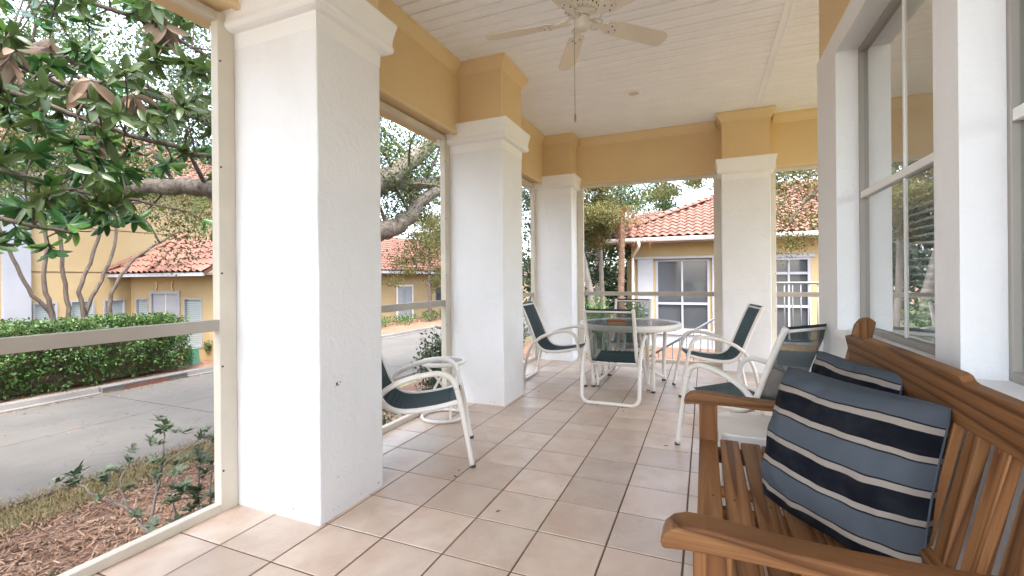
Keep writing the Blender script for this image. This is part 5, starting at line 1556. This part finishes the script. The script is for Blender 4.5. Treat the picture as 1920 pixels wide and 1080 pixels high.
for e2, q, kd in ros:
    mid = q.lerp(e2, 0.55) + Vector((rm_.uniform(-0.06, 0.06), rm_.uniform(-0.06, 0.06), 0.05))
    ax = (e2 - mid).normalized()
    MB().tube([q, mid, e2], [0.010, 0.007, 0.005], 6).build('twig', M['thin_bark'], mg)
    n = rm_.randint(9, 13) if kd == 'green' else rm_.randint(8, 12)
    s1 = ax.orthogonal().normalized(); s2 = ax.cross(s1)
    for k in range(n):
        a = rm_.uniform(0, 6.28)
        rad = s1 * math.cos(a) + s2 * math.sin(a)
        if kd == 'green':
            d = (rad * rm_.uniform(0.55, 1.0) + ax * rm_.uniform(-0.5, 1.0) + Vector((0, 0, rm_.uniform(-0.75, 0.12)))).normalized()
        else:
            d = (rad * rm_.uniform(0.5, 1.5) + Vector((0, 0, -1.0))).normalized()
        y_ = ax.cross(d) if abs(ax.dot(d)) < 0.95 else s1
        y_.normalize(); z_ = d.cross(y_).normalized()
        if z_.dot(ax) < 0 and kd == 'green': y_, z_ = -y_, -z_
        sc = rm_.uniform(0.7, 1.25) * (1.0 if kd == 'green' else 1.35)
        mtx = Matrix.Translation(e2 - ax * rm_.uniform(0, 0.12)) @ Matrix((d, y_, z_)).transposed().to_4x4() @ Matrix.Scale(sc, 4)
        leaves.append((mtx, kd))
CAMP = Vector((0, 0, 1.236))
def in_view(p):
    d = -p.x * 0.3888 + p.y * 0.9213
    r_ = (p.x * 0.9213 + p.y * 0.3888) / d
    u_ = (p.z - 1.236) / d
    return d > 0.5 and -1.15 < r_ < -0.64 and u_ < 0.66
leaves.sort(key=lambda m: (not in_view(m[0].translation), m[1] != 'dead', (m[0].translation - CAMP).length))
Lm = Matrix.Translation(-mg.location)
rest = []
for i, (mtx, kd) in enumerate(leaves):
    # nearest leaves one by one, the others joined
    if i < 296:
        me = rm_.choice(GREEN if kd == 'green' else DEAD)
        ob = from_mesh('leaf', me, mg); ob.matrix_local = Lm @ mtx
    else: rest.append(mtx)
base = [Vector(q.co) for q in GREEN[0].vertices]; bf = [tuple(p.vertices) for p in GREEN[0].polygons]
V, F = [], []
for k, mtx in enumerate(rest):
    V += [tuple(mtx @ b) for b in base]; F += [tuple(x + k * len(base) for x in f) for f in bf]
ob = from_mesh('foliage', np_mesh('foliage', V, F, M['magnolia_isl'], True), mg); ob.location = -Vector(mg.location); ob['kind'] = 'stuff'

# rest of the magnolia's crown, unseen left of the view, added to block sky light
rc = np.random.default_rng(83)
cl = [(rc.uniform(-8.6, -4.0), rc.uniform(-5.0, 1.0), rc.uniform(1.2, 6.5), 0.55, 0.55, 0.42, 46) for _ in range(150)]
leaf_cloud('crown', cl, M['magnolia_isl'], mg, 0.18, 0.36, 85, 0.5)
for k in range(9):
    a_k = 2 * math.pi * k / 9
    branch('limb', [(-6.3, -0.7, 2.0 + 0.3 * k), (-6.3 + 0.9 * math.cos(a_k), -1.2 + 0.9 * math.sin(a_k), 2.6 + 0.35 * k), (-6.3 + 2.0 * math.cos(a_k), -1.6 + 1.9 * math.sin(a_k), 3.0 + 0.35 * k)], 0.04, 0.012, M['thin_bark'], mg, 7)
# ---- sparse shrubs against the porch
def whorl_shrub(label, stems, mat, L=0.075, per=10, seed=1, name='shrub'):
    rr = random.Random(seed)
    b0 = stems[0][0]
    e_ = empty(name, b0, 0, label, 'shrub')
    V, F = [], []
    bv, bf_ = leaf_shape(L, L * 0.36, 0.12, 0.15)
    for si, st_ in enumerate(stems):
        branch('stem', st_, 0.011, 0.004, M['pale_bark'], e_, 7, 0.006, seed + si)
        P = smooth_path(st_, 5)
        pts = [(P[-1], (P[-1] - P[-3]).normalized())] + [(P[int(len(P) * f)] + Vector((rr.uniform(-.1, .1), rr.uniform(-.1, .1), rr.uniform(0, .1))), Vector((rr.uniform(-.6, .6), rr.uniform(-.6, .6), 0.8)).normalized()) for f in (0.5, 0.62, 0.7, 0.78, 0.86, 0.93)]
        for (p, ax) in pts:
            s1 = ax.orthogonal().normalized(); s2 = ax.cross(s1)
            for k in range(per):
                a = 2.4 * k; d = (s1 * math.cos(a) + s2 * math.sin(a) + ax * rr.uniform(0.0, 0.9)).normalized()
                y_ = ax.cross(d); y_ = y_.normalized() if y_.length > 1e-4 else s1
                z_ = d.cross(y_); 
                if z_.z < 0: y_, z_ = -y_, -z_
                mtx = Matrix.Translation(p - ax * rr.uniform(0, 0.03)) @ Matrix((d, y_, z_)).transposed().to_4x4() @ Matrix.Scale(rr.uniform(0.6, 1.2), 4)
                n0 = len(V)
                V += [tuple(mtx @ Vector(q)) for q in bv]; F += [tuple(x + n0 for x in f) for f in bf_]
    ob = from_mesh('foliage', np_mesh('foliage', V, F, mat, True), e_); ob.location = -Vector(b0); ob['kind'] = 'stuff'
    return e_
whorl_shrub('sparse leggy shrub with curved bare stem just outside the near screen', [
    [(-2.78, 1.62, GZ), (-2.80, 1.62, -0.50), (-2.95, 1.64, -0.30), (-3.25, 1.66, -0.16), (-3.42, 1.69, -0.05), (-3.42, 1.75, 0.10)],
    [(-2.80, 1.62, -0.50), (-3.0, 1.62, -0.32), (-3.20, 1.78, -0.08), (-3.28, 1.85, 0.02), (-3.1, 2.0, 0.20)],
    [(-3.25, 1.66, -0.16), (-3.5, 1.60, -0.08), (-3.62, 1.56, 0.00)],
    [(-3.2, 1.78, -0.08), (-3.38, 1.92, 0.08), (-3.55, 2.02, 0.20)]], M['shrub_leaf'], 0.058, 15, 3)
whorl_shrub('leafier shrub close to the post of the near screen', [
    [(-2.72, 1.78, GZ), (-2.74, 1.80, -0.50), (-2.80, 1.84, -0.20), (-2.86, 1.90, 0.12)],
    [(-2.74, 1.80, -0.50), (-2.92, 1.86, -0.20), (-3.05, 1.95, 0.02), (-3.05, 2.05, 0.18)],
    [(-2.74, 1.80, -0.50), (-2.70, 1.72, -0.30), (-2.74, 1.74, -0.12)],
    [(-2.74, 1.80, -0.40), (-2.96, 1.76, -0.25), (-3.06, 1.80, -0.10)],
    [(-2.74, 1.80, -0.50), (-2.85, 1.98, -0.20), (-2.90, 2.10, 0.05)],
    [(-2.74, 1.80, -0.50), (-2.88, 1.80, -0.30), (-2.98, 1.88, -0.08)]], M['shrub_leaf'], 0.058, 18, 5)
whorl_shrub('small low shrub sprig on the mulch near the sill', [
    [(-2.95, 1.20, GZ), (-2.97, 1.22, -0.7), (-3.05, 1.27, -0.36)],
    [(-2.95, 1.20, GZ), (-3.1, 1.16, -0.7), (-3.3, 1.12, -0.42)],
    [(-2.95, 1.20, GZ), (-2.9, 1.3, -0.7), (-2.9, 1.42, -0.30)]], M['shrub_leaf'], 0.055, 9, 7)
round_bush(-2.98, 3.05, GZ, 0.45, 1.25, 2400, M['pale_leaf'], 'pale green bush outside the screen below the left chair', 0.05)
round_bush(-3.05, 3.85, GZ, 0.5, 1.25, 2600, M['pale_leaf'], 'pale green bush outside the screen behind the small round table', 0.05)
round_bush(-0.95, 9.6, GZ, 0.5, 1.1, 2400, M['hedge_leaf'], 'bright green bush outside the back opening behind the table', 0.06)
round_bush(-0.2, 9.5, GZ, 0.45, 0.95, 1800, M['shrub_leaf'], 'dark green bush outside the back opening right of the table', 0.06)
round_bush(-2.75, 12.6, GZ, 0.6, 1.9, 3000, M['hedge_leaf'], 'tall green bush beside the corner of the neighbouring house', 0.08)
round_bush(-2.2, 15.9, GZ, 0.6, 1.6, 2000, M['hedge_leaf'], 'green bush at the foot of the neighbouring house pilaster', 0.08)
round_bush(-5.6, 12.2, GZ, 1.0, 1.6, 3000, M['dark_leaf'], 'dark bush beneath the slim pale trunks', 0.09)
round_bush(-3.6, 5.9, GZ, 0.6, 1.6, 3000, M['dark_leaf'], 'dark bush outside the screen by the corner column', 0.06)
# mulch chips and dry grass
rg = np.random.default_rng(71)
n = 15000
C = np.stack([rg.uniform(-6.35, -2.5, n), rg.uniform(0.0, 4.2, n), np.full(n, GZ) + rg.uniform(0.0, 0.025, n)], 1)
def scatter_quads(C, L, Wd, tilt, rg):
    n = len(C); a = rg.uniform(0, 2 * np.pi, n)
    d = np.stack([np.cos(a), np.sin(a), rg.normal(0, tilt, n)], 1); d /= np.linalg.norm(d, axis=1)[:, None]
    s = np.stack([-np.sin(a), np.cos(a), rg.normal(0, tilt, n)], 1)
    l = (L * rg.uniform(0.5, 1.5, n))[:, None]; w = (Wd * rg.uniform(0.5, 1.4, n))[:, None]
    V = np.stack([C - d * l - s * w, C + d * l - s * w * 0.6, C + d * l * 0.9 + s * w, C - d * l + s * w * 0.7], 1).reshape(-1, 3)
    return V, np.arange(4 * n).reshape(-1, 4)
V, F = scatter_quads(C, 0.042, 0.0055, 0.45, rg)
tag(from_mesh('mulch_chips', np_mesh('mulch_chips', V, F, M['chips'])), 'loose bark mulch chips beside the porch', 'mulch', kind='stuff')
n = 900
C2 = np.stack([rg.normal(-12.12, 0.10, n), rg.uniform(0, 12, n), np.full(n, GZ + 0.006)], 1)
C3 = np.stack([rg.uniform(-12.1, -7.0, 260), rg.uniform(0, 12, 260), np.full(260, GZ + 0.006)], 1)
V, F = scatter_quads(np.concatenate([C2, C3]), 0.022, 0.010, 0.25, rg)
tag(from_mesh('leaf_litter', np_mesh('leaf_litter', V, F, M['chips'])), 'fallen brown leaves along the far gutter of the road', 'leaf litter', kind='stuff')
n = 16000
C = np.stack([rg.uniform(-7.15, -6.2, n), rg.uniform(0.0, 8.0, n), np.full(n, GZ - 0.01)], 1)
C[:, 0] += rg.normal(0, 0.08, n)
a = rg.uniform(0, 6.28, n); h = rg.uniform(0.03, 0.075, n)
d = np.stack([np.cos(a), np.sin(a), np.zeros(n)], 1); s = np.stack([-np.sin(a), np.cos(a), np.zeros(n)], 1) * 0.006
tip = C + d * (h * rg.uniform(0.4, 1.5, n))[:, None]; tip[:, 2] += h
V = np.stack([C - s, C + s, tip], 1).reshape(-1, 3)
tag(from_mesh('dry_grass', np_mesh('dry_grass', V, np.arange(3 * n).reshape(-1, 3), M['grass_dry'])), 'strip of dry yellow grass along the road edge', 'grass', kind='stuff')
